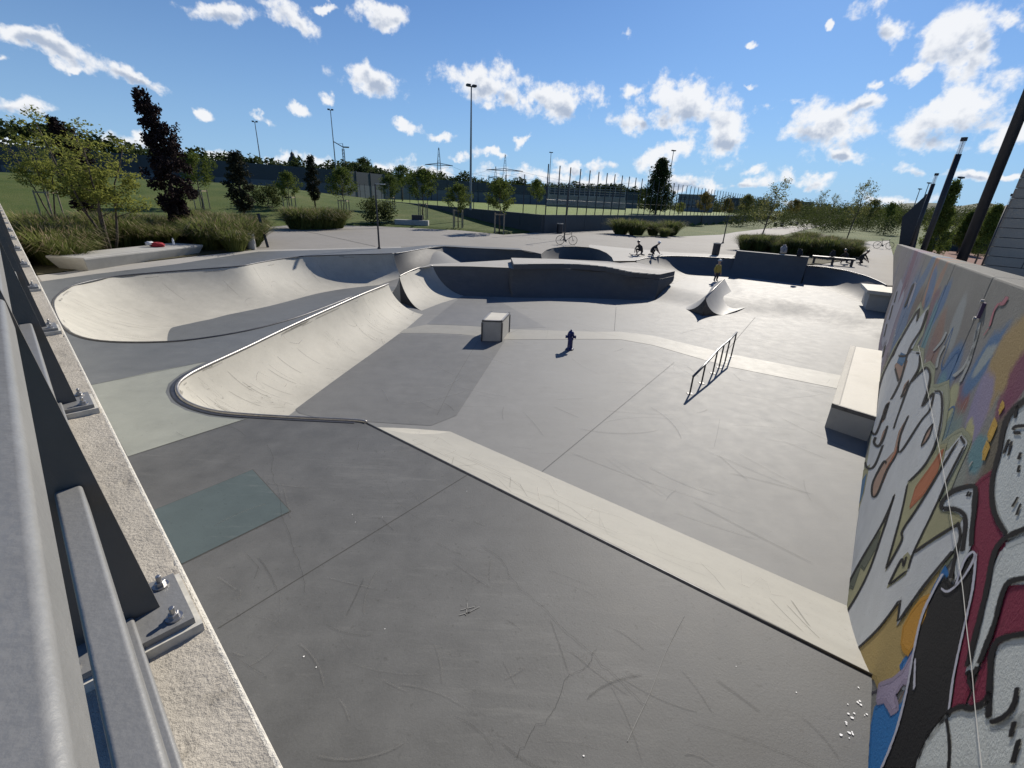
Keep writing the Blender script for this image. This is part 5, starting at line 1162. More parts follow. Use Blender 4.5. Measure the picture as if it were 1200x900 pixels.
tree('cone', 1128, 280, 248, 'small dark tree beyond the red track', dist=60, name='slim_tree', wid=1, mat='young')

# ornamental grasses
def grassmesh(seed, n=900, h=1.15, spread=.75):
    r = random.Random(seed); mb = MB()
    for i in range(n):
        a = r.random() * 6.283; q = r.random() ** .6; x0 = math.cos(a) * q * .35; y0 = math.sin(a) * q * .35; l_ = h * r.uniform(.6, 1.05); out = spread * q * r.uniform(.6, 1.2); w = r.uniform(.006, .013)
        dx, dy = math.cos(a + r.gauss(0, .4)), math.sin(a + r.gauss(0, .4)); p = [Vector((x0, y0, 0)), Vector((x0 + dx * out * .35, y0 + dy * out * .35, l_ * .62)), Vector((x0 + dx * out * .8, y0 + dy * out * .8, l_ * .95)), Vector((x0 + dx * out * 1.15, y0 + dy * out * 1.15, l_ * (.78 if r.random() < .6 else 1.1)))]
        s_ = Vector((-dy, dx, 0)); k = len(mb.v)
        for j, pt in enumerate(p): ww = w * (1.2, 1, .8, .15)[j]; mb.v += [tuple(pt - s_ * ww), tuple(pt + s_ * ww)]
        for j in range(3): mb.f.append((k + 2 * j, k + 2 * j + 1, k + 2 * j + 3, k + 2 * j + 2)); mb.mi.append(0 if j < 2 or r.random() < .6 else 1)
    return mb
gm1 = leafmat('grass_blade', (.055, .085, .022), (.19, .21, .07), .45, 1.0); gm2 = leafmat('grass_plume', (.26, .2, .12), (.42, .34, .22), .3, 2.0)
GM = [grassmesh(s, 1000, 1.2, .8).mesh('grass_tuft', [gm1, gm2]) for s in (1, 2, 3)]
def tuft(px, py, h, label, group, zf_=None, w=1.0):
    p = atf(px, py, zf_ or (lambda x, y: 1.42)); o = put('ornamental_grass', GM[rnd.randrange(3)], None, p, (0, 0, rnd.uniform(0, 6)), (h * w / 1.2, h * w / 1.2, h / 1.2)); tag(o, label, 'grass clump', group); return o
lt = 'tall green and straw ornamental grass clump in the bed around the concrete bench'
BL = [(52, 305), (66, 309), (84, 311), (70, 300), (95, 303), (48, 293), (60, 290), (84, 292), (105, 292), (40, 284), (124, 291), (142, 290), (160, 289), (178, 288), (196, 287), (150, 284), (172, 282), (190, 280), (214, 281), (232, 284), (246, 292), (258, 291), (270, 289), (236, 276), (250, 281), (264, 281), (276, 280), (288, 279), (298, 283), (283, 287), (300, 272), (290, 271), (270, 272), (252, 271), (232, 270), (210, 275), (160, 276), (140, 278), (118, 282), (100, 282), (180, 273), (276, 294), (292, 289)]
for (px, py) in BL: tuft(px, py, rnd.uniform(.95, 1.45), lt, 'grass clumps in the left bed', lambda x, y: z_d(x, y) + .02, 1.25)
for (px, py) in ((348, 268), (356, 268.5), (364, 268), (372, 268.3), (380, 268), (388, 267.5), (394, 267)): tuft(px, py, 1.55, 'rounded grass clump in the isolated cluster on the plaza below the second spire tree', 'grass clumps of the isolated cluster', None, 1.25)
for (px, py, h, w, lb) in ((727, 274, 1.5, 1.5, 'wide round grass clump at the left end of the group below the bushy tree'), (745, 275.5, 1.5, 1.5, 'wide round grass clump second from the left below the bushy tree'), (765, 275.8, 1.3, 1.2, 'grass clump right under the trunk of the bushy tree'), (785, 275.5, 1.5, 1.4, 'tall grass clump at the right end of the group below the bushy tree'), (778, 277.5, .9, 1.3, 'small grass clump in front of the right end of the group below the bushy tree')):
    tuft(px, py, h, lb, None, None, w)
lt = 'rounded grass clump in the long bed behind the right quarter pipes'
for k in range(30):
    px = 872 + (k % 15) * 9.3 + rnd.uniform(-2, 2); row = k // 15; py = 293 + (px - 872) * .075 - row * (8 + (px - 872) * .03) + rnd.uniform(-1, 1)
    if py > 301: py = 300.5
    tuft(px, py, rnd.uniform(.7, 1.4), lt, 'grass clumps in the right bed', None, 1.15)
# hedge in front of the field wall
hd = thing('hedge', 'low dark clipped hedge behind the long low stone bench', 'hedge', atf(640, 268.5, z_d)); mb = MB(); e_ = atf(706, 266, z_d) - hd.location; r = random.Random(4)
for k in range(60): leaves(mb, e_ * (k / 60) + Vector((r.gauss(0, .2), 1.2 + r.gauss(0, .35), .6 + r.uniform(-.3, .4))), .5, 60, .09, r)
mb.build('foliage', LM['bush'], hd)

# ================================================================ far background
r = random.Random(21)
mb = MB()
for i, (a, b) in enumerate(zip(nbp[:-1], nbp[1:])):
    n_ = int((b - a).length / 1.6)
    for k in range(n_):
        c_ = a.lerp(b, k / n_); o_ = Vector((c_.x, c_.y, 0)).normalized(); hgt = (11.3 if i < 4 else 10.0) + 2.2 * noise.noise(Vector((c_.x * .06, c_.y * .06, 0))) + r.uniform(-.9, .9) + (.5 if i > 3 else 0)
        p = c_ + o_ * r.uniform(4, 26); p.z = 3
        leaves(mb, (p.x, p.y, hgt - 1.6), 2.1, 200, .42, r, .85); leaves(mb, (p.x, p.y, hgt - 4), 2.4, 60, .5, r, 1)
tag(mb.build('distant_wood', LM['cone']), kind='stuff')
mb = MB()
for k in range(420):
    px = r.uniform(560, 1230); d_ = r.uniform(190, 420) * (1 if px < 900 else .8); p = atD(px, 240, d_); hgt = 1.4 + r.uniform(4, 9.5) * (d_ / 260)
    leaves(mb, (p.x, p.y, hgt * .62), hgt * .42, 260, .34 * d_ / 260, r, .85)
for k in range(60):
    px = r.uniform(860, 1060); d_ = r.uniform(95, 150); p = atD(px, 240, d_); hgt = 1.4 + r.uniform(2.5, 4.6); leaves(mb, (p.x, p.y, hgt * .62), hgt * .42, 420, .12, r, .85)
tag(mb.build('distant_trees', LM['bush']), kind='stuff')
mb = MB(); n_ = 60                                             # wooded ridge on the right
for j in range(6):
    for i in range(n_ + 1):
        px = 960 + 330 * i / n_; p = atD(px, 250, 430 + 60 * j); w = math.sin(j / 5 * 3.14159); mb.v.append((p.x, p.y, 1 + w * (16 * sm((px - 985) / 90) + 3 * noise.noise(Vector((px * .03, 0, 0))))))
for j in range(5):
    for i in range(n_): a = j * (n_ + 1) + i; mb.f.append((a, a + 1, a + n_ + 2, a + n_ + 1))
tag(mb.build('far_hill', lawnmat('hill_wood', (.02, .032, .014), (.035, .05, .02), (.06, .07, .03), .08), smooth=True), kind='structure')
for (p0x, p0y, p1x, tpx, d_, lb) in ((309, 213, 297, 143, 118, 'leftmost tall floodlight mast beyond the noise barrier'), (396, 223, 387.5, 129, 110, 'tall floodlight mast left of the crane'), (551.3, 246, 552.3, 101.5, 0, 'tallest floodlight mast near the middle of the field edge'), (642, 236, 647, 179, 150, 'small floodlight mast above the grandstand'), (779, 243, 787, 177, 120, 'floodlight mast behind the large bushy tree'),
                                 (1064, 262, 1074, 222, 150, 'first of three thin masts above the dark angular structure'), (1072, 262, 1082, 215, 140, 'second of three thin masts above the dark angular structure'), (1106, 262, 1125, 209, 90, 'thin mast between the two taller light columns')):
    if d_: p = atD(p0x, p0y, d_); p.z = 3.0 if p0x < 900 else 1.4
    else: p = at(p0x, p0y, FZ)
    fm = thing('floodlight_mast', lb, 'floodlight mast', p); h = ztop(p, tpx) - p.z
    mb = MB(); mb.tube([(0, 0, 0), (0, 0, h)], [.15, .07], 8); mb.build('mast', M['polemat'], fm)
    mb = MB(); mb.box((0, 0, h), (.9, .1, .1), .5); mb.build('crossarm', M['dark'], fm)
    for k in (-1, 1): mb = MB(); mb.box((k * .3, k * .16, h + .1), (.42, .4, .2), .5); mb.build('floodlight', M['dark'], fm)
def lattice(mb, h, w0, w1, n_):
    for k in range(n_):
        z0, z1 = h * k / n_, h * (k + 1) / n_; a, b = w0 + (w1 - w0) * k / n_, w0 + (w1 - w0) * (k + 1) / n_
        for i in range(4):
            c0 = [(-1, -1), (1, -1), (1, 1), (-1, 1)][i]; c1 = [(-1, -1), (1, -1), (1, 1), (-1, 1)][(i + 1) % 4]
            mb.tube([(c0[0] * a, c0[1] * a, z0), (c0[0] * b, c0[1] * b, z1)], .11, 4); mb.tube([(c0[0] * a, c0[1] * a, z0), (c1[0] * b, c1[1] * b, z1)], .05, 4)
pw = []
for (px, py, tp_, arm, d_, lb) in ((515, 228, 173, 9, 330, 'electricity pylon left of the tallest floodlight mast'), (590.5, 232, 181, 12, 330, 'electricity pylon right of the tallest floodlight mast'), (580, 232, 195, 6, 420, 'small distant pylon beside the right electricity pylon')):
    p = atD(px, py, d_); p.z = 3; h = ztop(p, tp_) - 3; t = thing('electricity_pylon', lb, 'pylon', p); mb = MB(); lattice(mb, h, 2.4, .2, 9); mb.build('tower', M['polemat'], t)
    mb = MB(); mb.tube([(-arm, 0, h * .66), (0, 0, h * .70), (arm, 0, h * .66), (-arm, 0, h * .66)], .2, 4); mb.build('crossarm', M['polemat'], t); pw.append((p, arm, h))
wl = thing('power_line', 'thin power lines sagging between the electricity pylons', 'power line', pw[0][0]); mb = MB()
for k in (-1, 1):
    a = pw[0][0] + Vector((k * 9, 0, pw[0][2] * .64)); b = pw[1][0] + Vector((k * 12, 0, pw[1][2] * .64)); e = atD(380, 200, 400); e.z = a.z
    for p_, q_ in ((a, b), (e, a), (b, b + (b - a) * 2.5)): mb.tube([p_.lerp(q_, i / 8) - Vector((0, 0, 4 * 4 * (i / 8) * (1 - i / 8))) - pw[0][0] for i in range(9)], .05, 4)
mb.build('wire', M['polemat'], wl)
p = atD(406, 220, 260); p.z = 3; h = ztop(p, 168) - 3; t = thing('tower_crane', 'tower crane behind the wood right of the tall floodlight mast', 'crane', p)
mb = MB(); lattice(mb, h * .9, .45, .4, 14); mb.build('mast', M['polemat'], t); jb = (atD(391, 166, 262) - p); mb = MB(); mb.tube([Vector((0, 0, h * .93)), jb], .2, 4); mb.tube([Vector((0, 0, h * .93)), Vector((3, 0, h * .93))], .3, 4); mb.tube([(0, 0, h * .9), (0, 0, h)], .15, 4); mb.tube([(0, 0, h), jb * .6 + Vector((0, 0, h * .37))], .06, 4); mb.build('jib', M['polemat'], t)
p = atD(347.5, 222, 300); p.z = 5; h = ztop(p, 177.5) - 5; hb_ = ztop(p, 190) - 5; t = thing('church_tower', 'pale church tower with a dark pointed spire behind the barrier', 'church tower', p); w = 1.9
mb = MB(); mb.box((0, 0, hb_ / 2), (2 * w, 2 * w, hb_)); mb.build('tower', plain('tower_plaster', (.42, .36, .3), .9), t); mb = MB(); mb.lathe([(w * 1.5, hb_), (w * .95, hb_ + 2.2), (w * .6, hb_ + 2.8), (w * .55, hb_ + 4.2), (.15, h), (.02, h + 1)], n=8); mb.build('spire', M['dark'], t)
for k in (-1, 1): mb = MB(); mb.box((k * .9, -w - .03, hb_ - 2.2), (.8, .1, 1.8)); mb.build('window', M['black'], t)
# grandstand on the far side of the field
a_, b_ = atD(640, 247, 128), atD(733, 249, 128); a_.z = b_.z = 3; d_ = b_ - a_; an = math.atan2(d_.y, d_.x); gs = thing('grandstand', 'grey grandstand with rows of seats on the far side of the sports field', 'grandstand', (a_ + b_) / 2, an)
for k in range(9):
    mb = MB(); mb.box((0, k * .9, .35 + k * .30 + .2), (d_.length, .95, .12 + k * .0)); mb.build('seat_row', M['bench'], gs); mb = MB(); mb.box((0, k * .9 + .42, .2 + k * .30), (d_.length, .06, .5)); mb.build('riser', M['polemat'], gs)
mb = MB()
for i in range(16): mb.tube([(-d_.length / 2 + d_.length * i / 15, 8.4, 0), (-d_.length / 2 + d_.length * i / 15, 8.4, 5.6)], .08, 5)
for z in (3.6, 4.2, 4.8, 5.5): mb.tube([(-d_.length / 2, 8.4, z), (d_.length / 2, 8.4, z)], .07, 5)
mb.build('rear_railing', M['polemat'], gs)
def building(label, px0, px1, base, top, dist, col, nwx, nwz, name='flat_roofed_building'):
    a_, b_ = atD(px0, base, dist), atD(px1, base, dist); a_.z = b_.z = 1.4; d_ = b_ - a_; an = math.atan2(d_.y, d_.x); c_ = (a_ + b_) / 2; h = ztop(c_, top) - 1.4; t = thing(name, label, 'building', c_, an); dp = 14
    mb = MB(); mb.box((0, dp / 2, h / 2), (d_.length, dp, h)); mb.build('wall', concrete(name + '_wall', col, rough=.8, bump=0, big=.05), t)
    mb = MB(); mb.box((0, dp / 2, h + .12), (d_.length + .6, dp + .6, .3)); mb.build('roof', M['polemat'], t)
    mb = MB(); mb.box((0, 0, 0), (d_.length / nwx * .62, .12, h / nwz * .42)); wm = mb.mesh('window', M['glassy'])
    for i in range(nwx):
        for j in range(nwz): put('window', wm, t, (-d_.length / 2 + d_.length * (i + .5) / nwx, -.04, h * (j + .55) / nwz))
M['glassy'] = plain('window_glass', (.03, .04, .05), .1)
building('grey flat roofed building behind the net posts right of the bushy tree', 790, 832, 262, 229, 170, (.16, .17, .19), 8, 3)
building('dark low building behind the right net posts', 851, 879, 258, 233, 200, (.06, .075, .08), 6, 2)
building('small far block above the wispy trees on the right', 930, 949, 256, 237, 330, (.2, .2, .22), 5, 3)
building('small far block behind the wispy tree right of the path', 958, 968, 256, 240, 330, (.24, .22, .22), 3, 2)

# ================================================================ behind the graffiti wall
colm = plain('column_metal', (.045, .042, .045), .55, .4, var=.15)
def column(label, px, py, dist, topx, topy, r_, glass=True):
    p = atD(px, py, dist); p.z = zg(p.x, p.y); t = thing('light_column', label, 'light column', p)
    h = (ztop(p, topy) - p.z) if topy > 0 else 15.0
    hs = h * (.885 if glass else 1)
    mb = MB(); mb.tube([(0, 0, 0), (0, 0, hs)], r_, 16); mb.build('shaft', colm, t, smooth=True)
    mb = MB(); mb.lathe([(r_ * 1.5, 0), (r_ * 1.5, .03), (r_ * 1.02, .05)], n=16); mb.build('base_ring', M['bolt'], t)
    if glass:
        mb = MB(); mb.tube([(0, 0, hs), (0, 0, h * .975)], r_ * .82, 14); g_ = mb.build('glass_tube', glassm, t, smooth=True); mb = MB(); mb.tube([(0, 0, hs), (0, 0, h * .975)], r_ * .12, 6); mb.build('core', M['polemat'], t)
        mb = MB(); mb.tube([(0, 0, h * .975), (0, 0, h)], r_ * 1.0, 14); mb.build('cap', colm, t)
glassm, t_, p_, o_ = newmat('clear_tube'); p_.inputs['Base Color'].default_value = (.9, .93, .95, 1); p_.inputs['Roughness'].default_value = .05; p_.inputs['Alpha'].default_value = .35
column('tallest dark light column close behind the graffiti wall, its top out of view', 1127, 304, 15, 0, 0, .10)
column('dark light column with a clear glass top left of the tallest one', 1082.5, 291, 29, 1131, 161, .115)
column('shorter dark light column with a clear top beside the dark angular structure', 1068, 287, 44, 1099, 203, .12)
column('far small light column beside the pale block building', 1158, 300, 23, 1187, 227, .085)
# dark angular structure
a, b, c_, d_ = [atD(x, y, 57) for x, y in ((1086.5, 227), (1057.5, 254), (1054, 292), (1072, 292))]
n_ = Vector((c_.x, c_.y, 0))* (1.6 / 57); base = Vector((c_.x, c_.y, c_.z - .5)); t = thing('angular_structure', 'dark slanted metal wedge with a sharp tip at the far end of the graffiti wall', 'metal structure', base)
pts = [a, b, Vector((c_.x, c_.y, c_.z - .5)), Vector((d_.x, d_.y, d_.z - .5))]; mb = MB(); mb.add([p - base for p in pts] + [p + n_ - base for p in pts], [(0, 1, 2, 3), (7, 6, 5, 4), (0, 4, 5, 1), (1, 5, 6, 2), (2, 6, 7, 3), (3, 7, 4, 0)]); mb.build('shell', M['dark'], t)
mb = MB(); q = [a - base, d_ - base]; mb.tube([q[0] + n_ * .5, q[1] + n_ * .5 - Vector((0, 0, .5))], .09, 6); mb.build('edge_beam', colm, t)
# block building at the right edge
pb_ = atD(1152, 316, 15.5); pb_.z = zg(pb_.x, pb_.y); bd = thing('block_building', 'pale grey building faced with long horizontal block courses at the right edge', 'building', pb_)
dir_ = Vector((.60, -.80, 0)); an = math.atan2(dir_.y, dir_.x); nb_ = Vector((-dir_.y, dir_.x, 0)); nb_ = nb_ if nb_.y > 0 else -nb_
blockm = concrete('block_facing', (.40, .345, .285), var=.14, rough=.9, bump=.3, bsc=30)
mb = MB(); q = dir_ * 4.03 + nb_ * 3.06; mb.box((q.x, q.y, 2.4), (8.0, 6.0, 6.0), an); mb.build('core', M['joint'], bd)
r = random.Random(5)
mbm = {}
for k in range(29):
    z = -.45 + k * .205; x = 0.0 if k % 2 else -.0; first = .6 if k % 2 else 1.2
    while x < 5.6:
        l_ = min(first, 5.6 - x); first = 1.2
        if l_ > .1:
            key = round(l_, 2)
            if key not in mbm: m_ = MB(); m_.box((0, 0, 0), (l_ - .012, .07, .193), an); mbm[key] = m_.mesh('block', blockm)
            q = dir_ * (x + l_ / 2) + nb_ * (.0 + r.uniform(-.003, .003)); put('block', mbm[key], bd, (q.x, q.y, z))
        x += l_
for k in range(29):
    z = -.45 + k * .205
    if 'side' not in mbm: m_ = MB(); m_.box((0, 0, 0), (.07, 5.9, .193), an); mbm['side'] = m_.mesh('block_course', blockm)
    q = nb_ * 2.97 + dir_ * -.005; put('block_course', mbm['side'], bd, (q.x, q.y, z))
# bollard light and path behind the wall
p = atD(1152, 310, 13); p.z = zg(p.x, p.y); t = thing('bollard_light', 'slim black bollard light with a bright cap beside the block building', 'bollard light', p); mb = MB(); mb.tube([(0, 0, 0), (0, 0, .75)], .07, 12); mb.build('post', M['dark'], t); mb = MB(); mb.tube([(0, 0, .75), (0, 0, .85)], .06, 12); mb.build('lamp_head', M['white'], t)
def strip_sheet(name, s0, s1, b0, b1, mat, dz):
    mb = MB(); n1, n2 = 24, 4
    for i in range(n1 + 1):
        for j in range(n2 + 1): q = Wp(s0 + (s1 - s0) * i / n1, 0, -(b0 + (b1 - b0) * j / n2)); mb.v.append((q.x, q.y, zg(q.x, q.y) + dz))
    for i in range(n1):
        for j in range(n2): a = i * (n2 + 1) + j; mb.f.append((a, a + n2 + 1, a + n2 + 2, a + 1))
    tag(mb.build(name, mat, smooth=True), kind='structure')
strip_sheet('upper_path', -3, 42, .28, 7.5, M['strip'], .06)
def quadsheet(name, pts, mat, dz):
    q = [atD(*p) for p in pts]
    sheet(name, q, [], lambda x, y: zg(x, y) + dz, mat, 3.0, 0)
quadsheet('running_track', [(1095, 284, 45), (1180, 292, 45), (1200, 280, 64), (1095, 274, 64)], concrete('track_tartan', (.17, .075, .05), var=.2, rough=.95, bump=.2, big=.1), .08)
a_, b_ = atD(1088, 272, 66), atD(1215, 280, 66); a_.z = b_.z = 1.4; d_ = b_ - a_; an = math.atan2(d_.y, d_.x); t = thing('track_fence', 'dark closed fence beyond the red track on the right', 'fence', a_)
nn = 12; mb = MB(); mb.box((0, 0, .9), (d_.length / nn - .05, .1, 1.8)); pm = mb.mesh('fence_panel', plain('fence_sheet', (.03, .035, .045), .7)); mb = MB(); mb.tube([(0, 0, 0), (0, 0, 2.0)], .06, 6); pq = mb.mesh('fence_post', M['dark'])
for i in range(nn): put('fence_panel', pm, t, d_ * ((i + .5) / nn), (0, 0, an)); put('fence_post', pq, t, d_ * (i / nn))
# people and belongings on the right quarter pipes
q = h0.lerp(h1, .62)
def onwall(f, off=-.6, z=RZ + .02): p = h0.lerp(h1, f) - nrm * off * -1; return Vector((p.x, p.y, z))
def pack(label, p, s_, mat, rz, cat='backpack'):
    t = thing('backpack', label, cat, p, rz); mb = MB(); blob(mb, (0, 0, .17 * s_), (.17 * s_, .12 * s_, .23 * s_), rnd.uniform(0, 9)); mb.build('body', mat, t, smooth=True); mb = MB(); blob(mb, (0, -.11 * s_, .12 * s_), (.11 * s_, .05 * s_, .12 * s_), 4); mb.build('pocket', mat, t, smooth=True)
    mb = MB(); mb.tube([(-.08 * s_, .08 * s_, .36 * s_), (0, .12 * s_, .42 * s_), (.08 * s_, .08 * s_, .36 * s_)], .012, 6); mb.build('handle', M['black'], t)
pz = lambda px, py: at(px, py, RZ + .02)
pack('pale grey backpack on top of the tall raised wall', pz(917, 297.2), 1.3, plain('grey_canvas', (.25, .25, .26), .9), .4)
pack('black backpack on the tall raised wall right of the pale one', pz(936, 300.5), 1.1, blk, 1.0)
low = PX([(950, 308), (1000, 312.5)]); d_ = low[1] - low[0]; an = math.atan2(d_.y, d_.x)
t = thing('low_bench', 'long low dark bench on the deck behind the lower quarter pipe', 'bench', low[0]); mb = MB(); mb.box((d_.x / 2, d_.y / 2 , .42), (d_.length, .5, .09), an); mb.build('seat', M['dark'], t, bevel=.01)
for k in (.06, .5, .94): mb = MB(); mb.box((d_.x * k, d_.y * k, .19), (.12, .45, .38), an); mb.build('leg', M['dark'], t)
pA = atf(990, 309, z_d); croucher('person dressed in black crouching at the right end of the low dark bench', pA, R(-70), .9, plain('dark_helmet', (.05, .05, .06), .4), 0)
pB = atf(1006, 309.5, z_d); croucher('person dressed in black crouching furthest right by the grass bed', pB, R(30), .95, plain('grey_helmet', (.1, .1, .11), .4), 0)
pack('black bag lying on the low dark bench', low[0] + d_ * .45 + Vector((0, 0, .47)), 1.0, blk, 2.0, 'bag')
# small picnic tables along the far path
for (px, py, lb) in ((912, 265.5, 'left pale picnic table beside the far path'), (930, 264, 'right pale picnic table beside the far path')):
    p = atf(px, py, lambda x, y: 1.4); t = thing('picnic_table', lb, 'table', p, .4); mb = MB(); mb.box((0, 0, .74), (2.6, .8, .06)); mb.build('table_top', M['bench'], t)
    for k in (-1, 1): mb = MB(); mb.box((0, k * .75, .45), (2.6, .3, .05)); mb.build('seat', M['bench'], t); mb = MB(); mb.box((k * 1.0, 0, .36), (.08, .7, .72)); mb.build('leg', M['dark'], t)

# ================================================================ the graffiti (flat paint on the wall, traced in wall metres)
from mathutils.geometry import tessellate_polygon
def wsz(px, py):                                                # photo point -> metres along and up the wall
    d = ray(px, py); n2 = NW; t = P0.dot(n2) / d.dot(n2); p = CP + d * t
    return ((p - P0).dot(UW), p.z)
# soft sprayed colour in the wall material
def wallpaint(spots):
    m = M['wall']; t = m.node_tree; p = [n for n in t.nodes if n.type == 'BSDF_PRINCIPLED'][0]
    src = p.inputs['Base Color'].links[0].from_socket
    ge = N(t, 'ShaderNodeNewGeometry'); sub = N(t, 'ShaderNodeVectorMath', operation='SUBTRACT'); L(t, ge.outputs['Position'], sub.inputs[0]); sub.inputs[1].default_value = P0
    dt = N(t, 'ShaderNodeVectorMath', operation='DOT_PRODUCT'); L(t, sub.outputs[0], dt.inputs[0]); dt.inputs[1].default_value = UW
    sx = N(t, 'ShaderNodeSeparateXYZ'); L(t, ge.outputs['Position'], sx.inputs[0])
    cb = N(t, 'ShaderNodeCombineXYZ'); L(t, dt.outputs['Value'], cb.inputs[0]); L(t, sx.outputs[2], cb.inputs[1])
    wn = N(t, 'ShaderNodeTexNoise', i_Scale=2.2, i_Detail=5.0); L(t, cb.outputs[0], wn.inputs['Vector'])
    a = N(t, 'ShaderNodeVectorMath', operation='SUBTRACT'); L(t, wn.outputs['Color'], a.inputs[0]); a.inputs[1].default_value = (.5, .5, .5)
    b = N(t, 'ShaderNodeVectorMath', operation='MULTIPLY_ADD'); L(t, a.outputs[0], b.inputs[0]); b.inputs[1].default_value = (.28, .28, 0); L(t, cb.outputs[0], b.inputs[2])
    fn = N(t, 'ShaderNodeTexNoise', i_Scale=38.0, i_Detail=4.0); L(t, cb.outputs[0], fn.inputs['Vector'])
    for (cx, cy, ax, ay, bx_, by_, col, k) in spots:
        c0, z0 = wsz(cx, cy); a1, za = wsz(ax, ay); b1, zb_ = wsz(bx_, by_)
        ux, uz, vx, vz = a1 - c0, za - z0, b1 - c0, zb_ - z0; lu, lv = math.hypot(ux, uz), math.hypot(vx, vz)
        mp = N(t, 'ShaderNodeMapping', vector_type='TEXTURE'); mp.inputs['Location'].default_value = (c0, z0, 0); mp.inputs['Rotation'].default_value = (0, 0, math.atan2(uz, ux)); mp.inputs['Scale'].default_value = (lu, lv, 1)
        L(t, b.outputs[0], mp.inputs[0]); ln = N(t, 'ShaderNodeVectorMath', operation='LENGTH'); L(t, mp.outputs[0], ln.inputs[0])
        v = MATH(t, 'ADD', ln.outputs['Value'], MATH(t, 'MULTIPLY', MATH(t, 'SUBTRACT', fn.outputs['Fac'], .5), .35))
        r = N(t, 'ShaderNodeMapRange', interpolation_type='SMOOTHSTEP'); L(t, v, r.inputs[0]); r.inputs[1].default_value = 1.12; r.inputs[2].default_value = .72; r.inputs[4].default_value = k
        mx = N(t, 'ShaderNodeMix', data_type='RGBA'); L(t, r.outputs[0], mx.inputs[0]); L(t, src, mx.inputs[6]); mx.inputs[7].default_value = c4([v * .72 for v in col]); src = mx.outputs[2]
    L(t, src, p.inputs['Base Color'])
BLU, TEA, MAG, OCH, LAV, BRN, ORA, NAV, OLV = (.055, .15, .30), (.10, .24, .27), (.17, .035, .085), (.36, .25, .10), (.25, .22, .35), (.16, .11, .08), (.38, .19, .11), (.05, .07, .19), (.13, .11, .075)
wallpaint([
 (1085, 430, 1110, 360, 1130, 440, (.17, .16, .15), .75), (1120, 470, 1150, 400, 1150, 490, (.20, .20, .22), .7), (1060, 350, 1085, 305, 1078, 362, (.19, .17, .17), .6),
 (1042, 360, 1048, 315, 1052, 366, (.23, .21, .22), .8), (1036, 400, 1044, 360, 1046, 408, (.22, .18, .26), .7), (1062, 330, 1072, 308, 1067, 334, MAG, .6), (1060, 372, 1080, 320, 1068, 378, BLU, .75), (1080, 330, 1086, 312, 1086, 333, BLU, .7),
 (1070, 372, 1084, 336, 1076, 377, BRN, .8), (1058, 410, 1070, 380, 1066, 414, NAV, .7), (1096, 313, 1103, 300, 1104, 316, ORA, .8), (1100, 330, 1104, 316, 1104, 332, ORA, .6), (1091, 337, 1099, 318, 1096, 340, BLU, .85), (1093, 362, 1103, 338, 1098, 366, MAG, .6),
 (1101, 358, 1108, 335, 1106, 361, BLU, .9), (1086, 392, 1093, 380, 1092, 396, TEA, .85), (1095, 405, 1108, 380, 1103, 410, (.26, .14, .10), .75), (1084, 435, 1096, 415, 1092, 440, (.20, .13, .13), .7), (1110, 438, 1124, 400, 1119, 444, BLU, .9), (1098, 468, 1108, 450, 1106, 474, TEA, .8),
 (1120, 380, 1132, 358, 1127, 384, (.33, .37, .37), .6), (1116, 486, 1128, 448, 1124, 492, NAV, .9), (1128, 466, 1137, 448, 1136, 471, (.24, .06, .04), .85), (1108, 520, 1130, 480, 1120, 530, (.17, .25, .22), .8), (1112, 475, 1120, 450, 1118, 480, (.42, .42, .22), .85),
 (1153, 424, 1160, 396, 1172, 430, BLU, .95), (1154, 421, 1158, 407, 1164, 424, (.30, .34, .33), .95), (1180, 420, 1203, 365, 1197, 432, OCH, .95), (1158, 462, 1172, 440, 1168, 468, OCH, .9), (1147, 480, 1164, 460, 1160, 490, LAV, .9), (1194, 440, 1212, 405, 1206, 452, MAG, .95), (1175, 478, 1188, 455, 1184, 486, MAG, .85),
 (1172, 520, 1190, 470, 1186, 530, OLV, .95), (1155, 570, 1166, 530, 1172, 580, OLV, .9), (1143, 535, 1152, 512, 1153, 540, TEA, .9), (1135, 512, 1141, 503, 1142, 517, (.44, .42, .18), .85), (1150, 590, 1160, 575, 1168, 600, MAG, .9), (1122, 560, 1130, 545, 1130, 566, (.25, .28, .24), .7),
 (1105, 548, 1118, 525, 1114, 556, ORA, .7)])
def paint(name, col, polys, layer, jag=.006, rough=.75, var=.12):
    mb = MB(); off = .0012 + .0011 * layer; edges = []
    for poly in polys:
        pts = [wsz(1200 + (x - 1200) * 1 if x < 1200 else 1236, y) for x, y in poly]; q = []
        for i in range(len(pts)):
            a, b = pts[i], pts[(i + 1) % len(pts)]; n_ = max(1, min(24, int(math.hypot(b[0] - a[0], b[1] - a[1]) / .035)))
            for j in range(n_): s = a[0] + (b[0] - a[0]) * j / n_; z = a[1] + (b[1] - a[1]) * j / n_; q.append((s + jag * noise.noise(Vector((s * 9, z * 9, layer))), z + jag * noise.noise(Vector((s * 9, z * 9, layer + 40)))))
        edges.append([Vector((s, z, 0)) for s, z in q] + [Vector((*q[0], 0))])
        tri = tessellate_polygon([[Vector((s, z, 0)) for s, z in q]]); vs = [Wp(s, z, off) for s, z in q]
        fs = []
        for a, b, c in tri:
            nn = (vs[b] - vs[a]).cross(vs[c] - vs[a]); fs.append((a, b, c) if nn.dot(NW) > 0 else (a, c, b))
        mb.add(vs, fs)
    sf = Soft()
    for qq in edges: sf.ribbon(*softline(qq, off + .0005), .06)
    sf.build(name + '_overspray', softmat('spray_' + name, col, .85), gw)
    return mb.build(name, concrete('paint_' + name, col, var=var, rough=rough, bump=.3, bsc=60, spec=.12, big=1.5, stain=.15, scuff=.06 if max(col) > .1 else 0), gw)
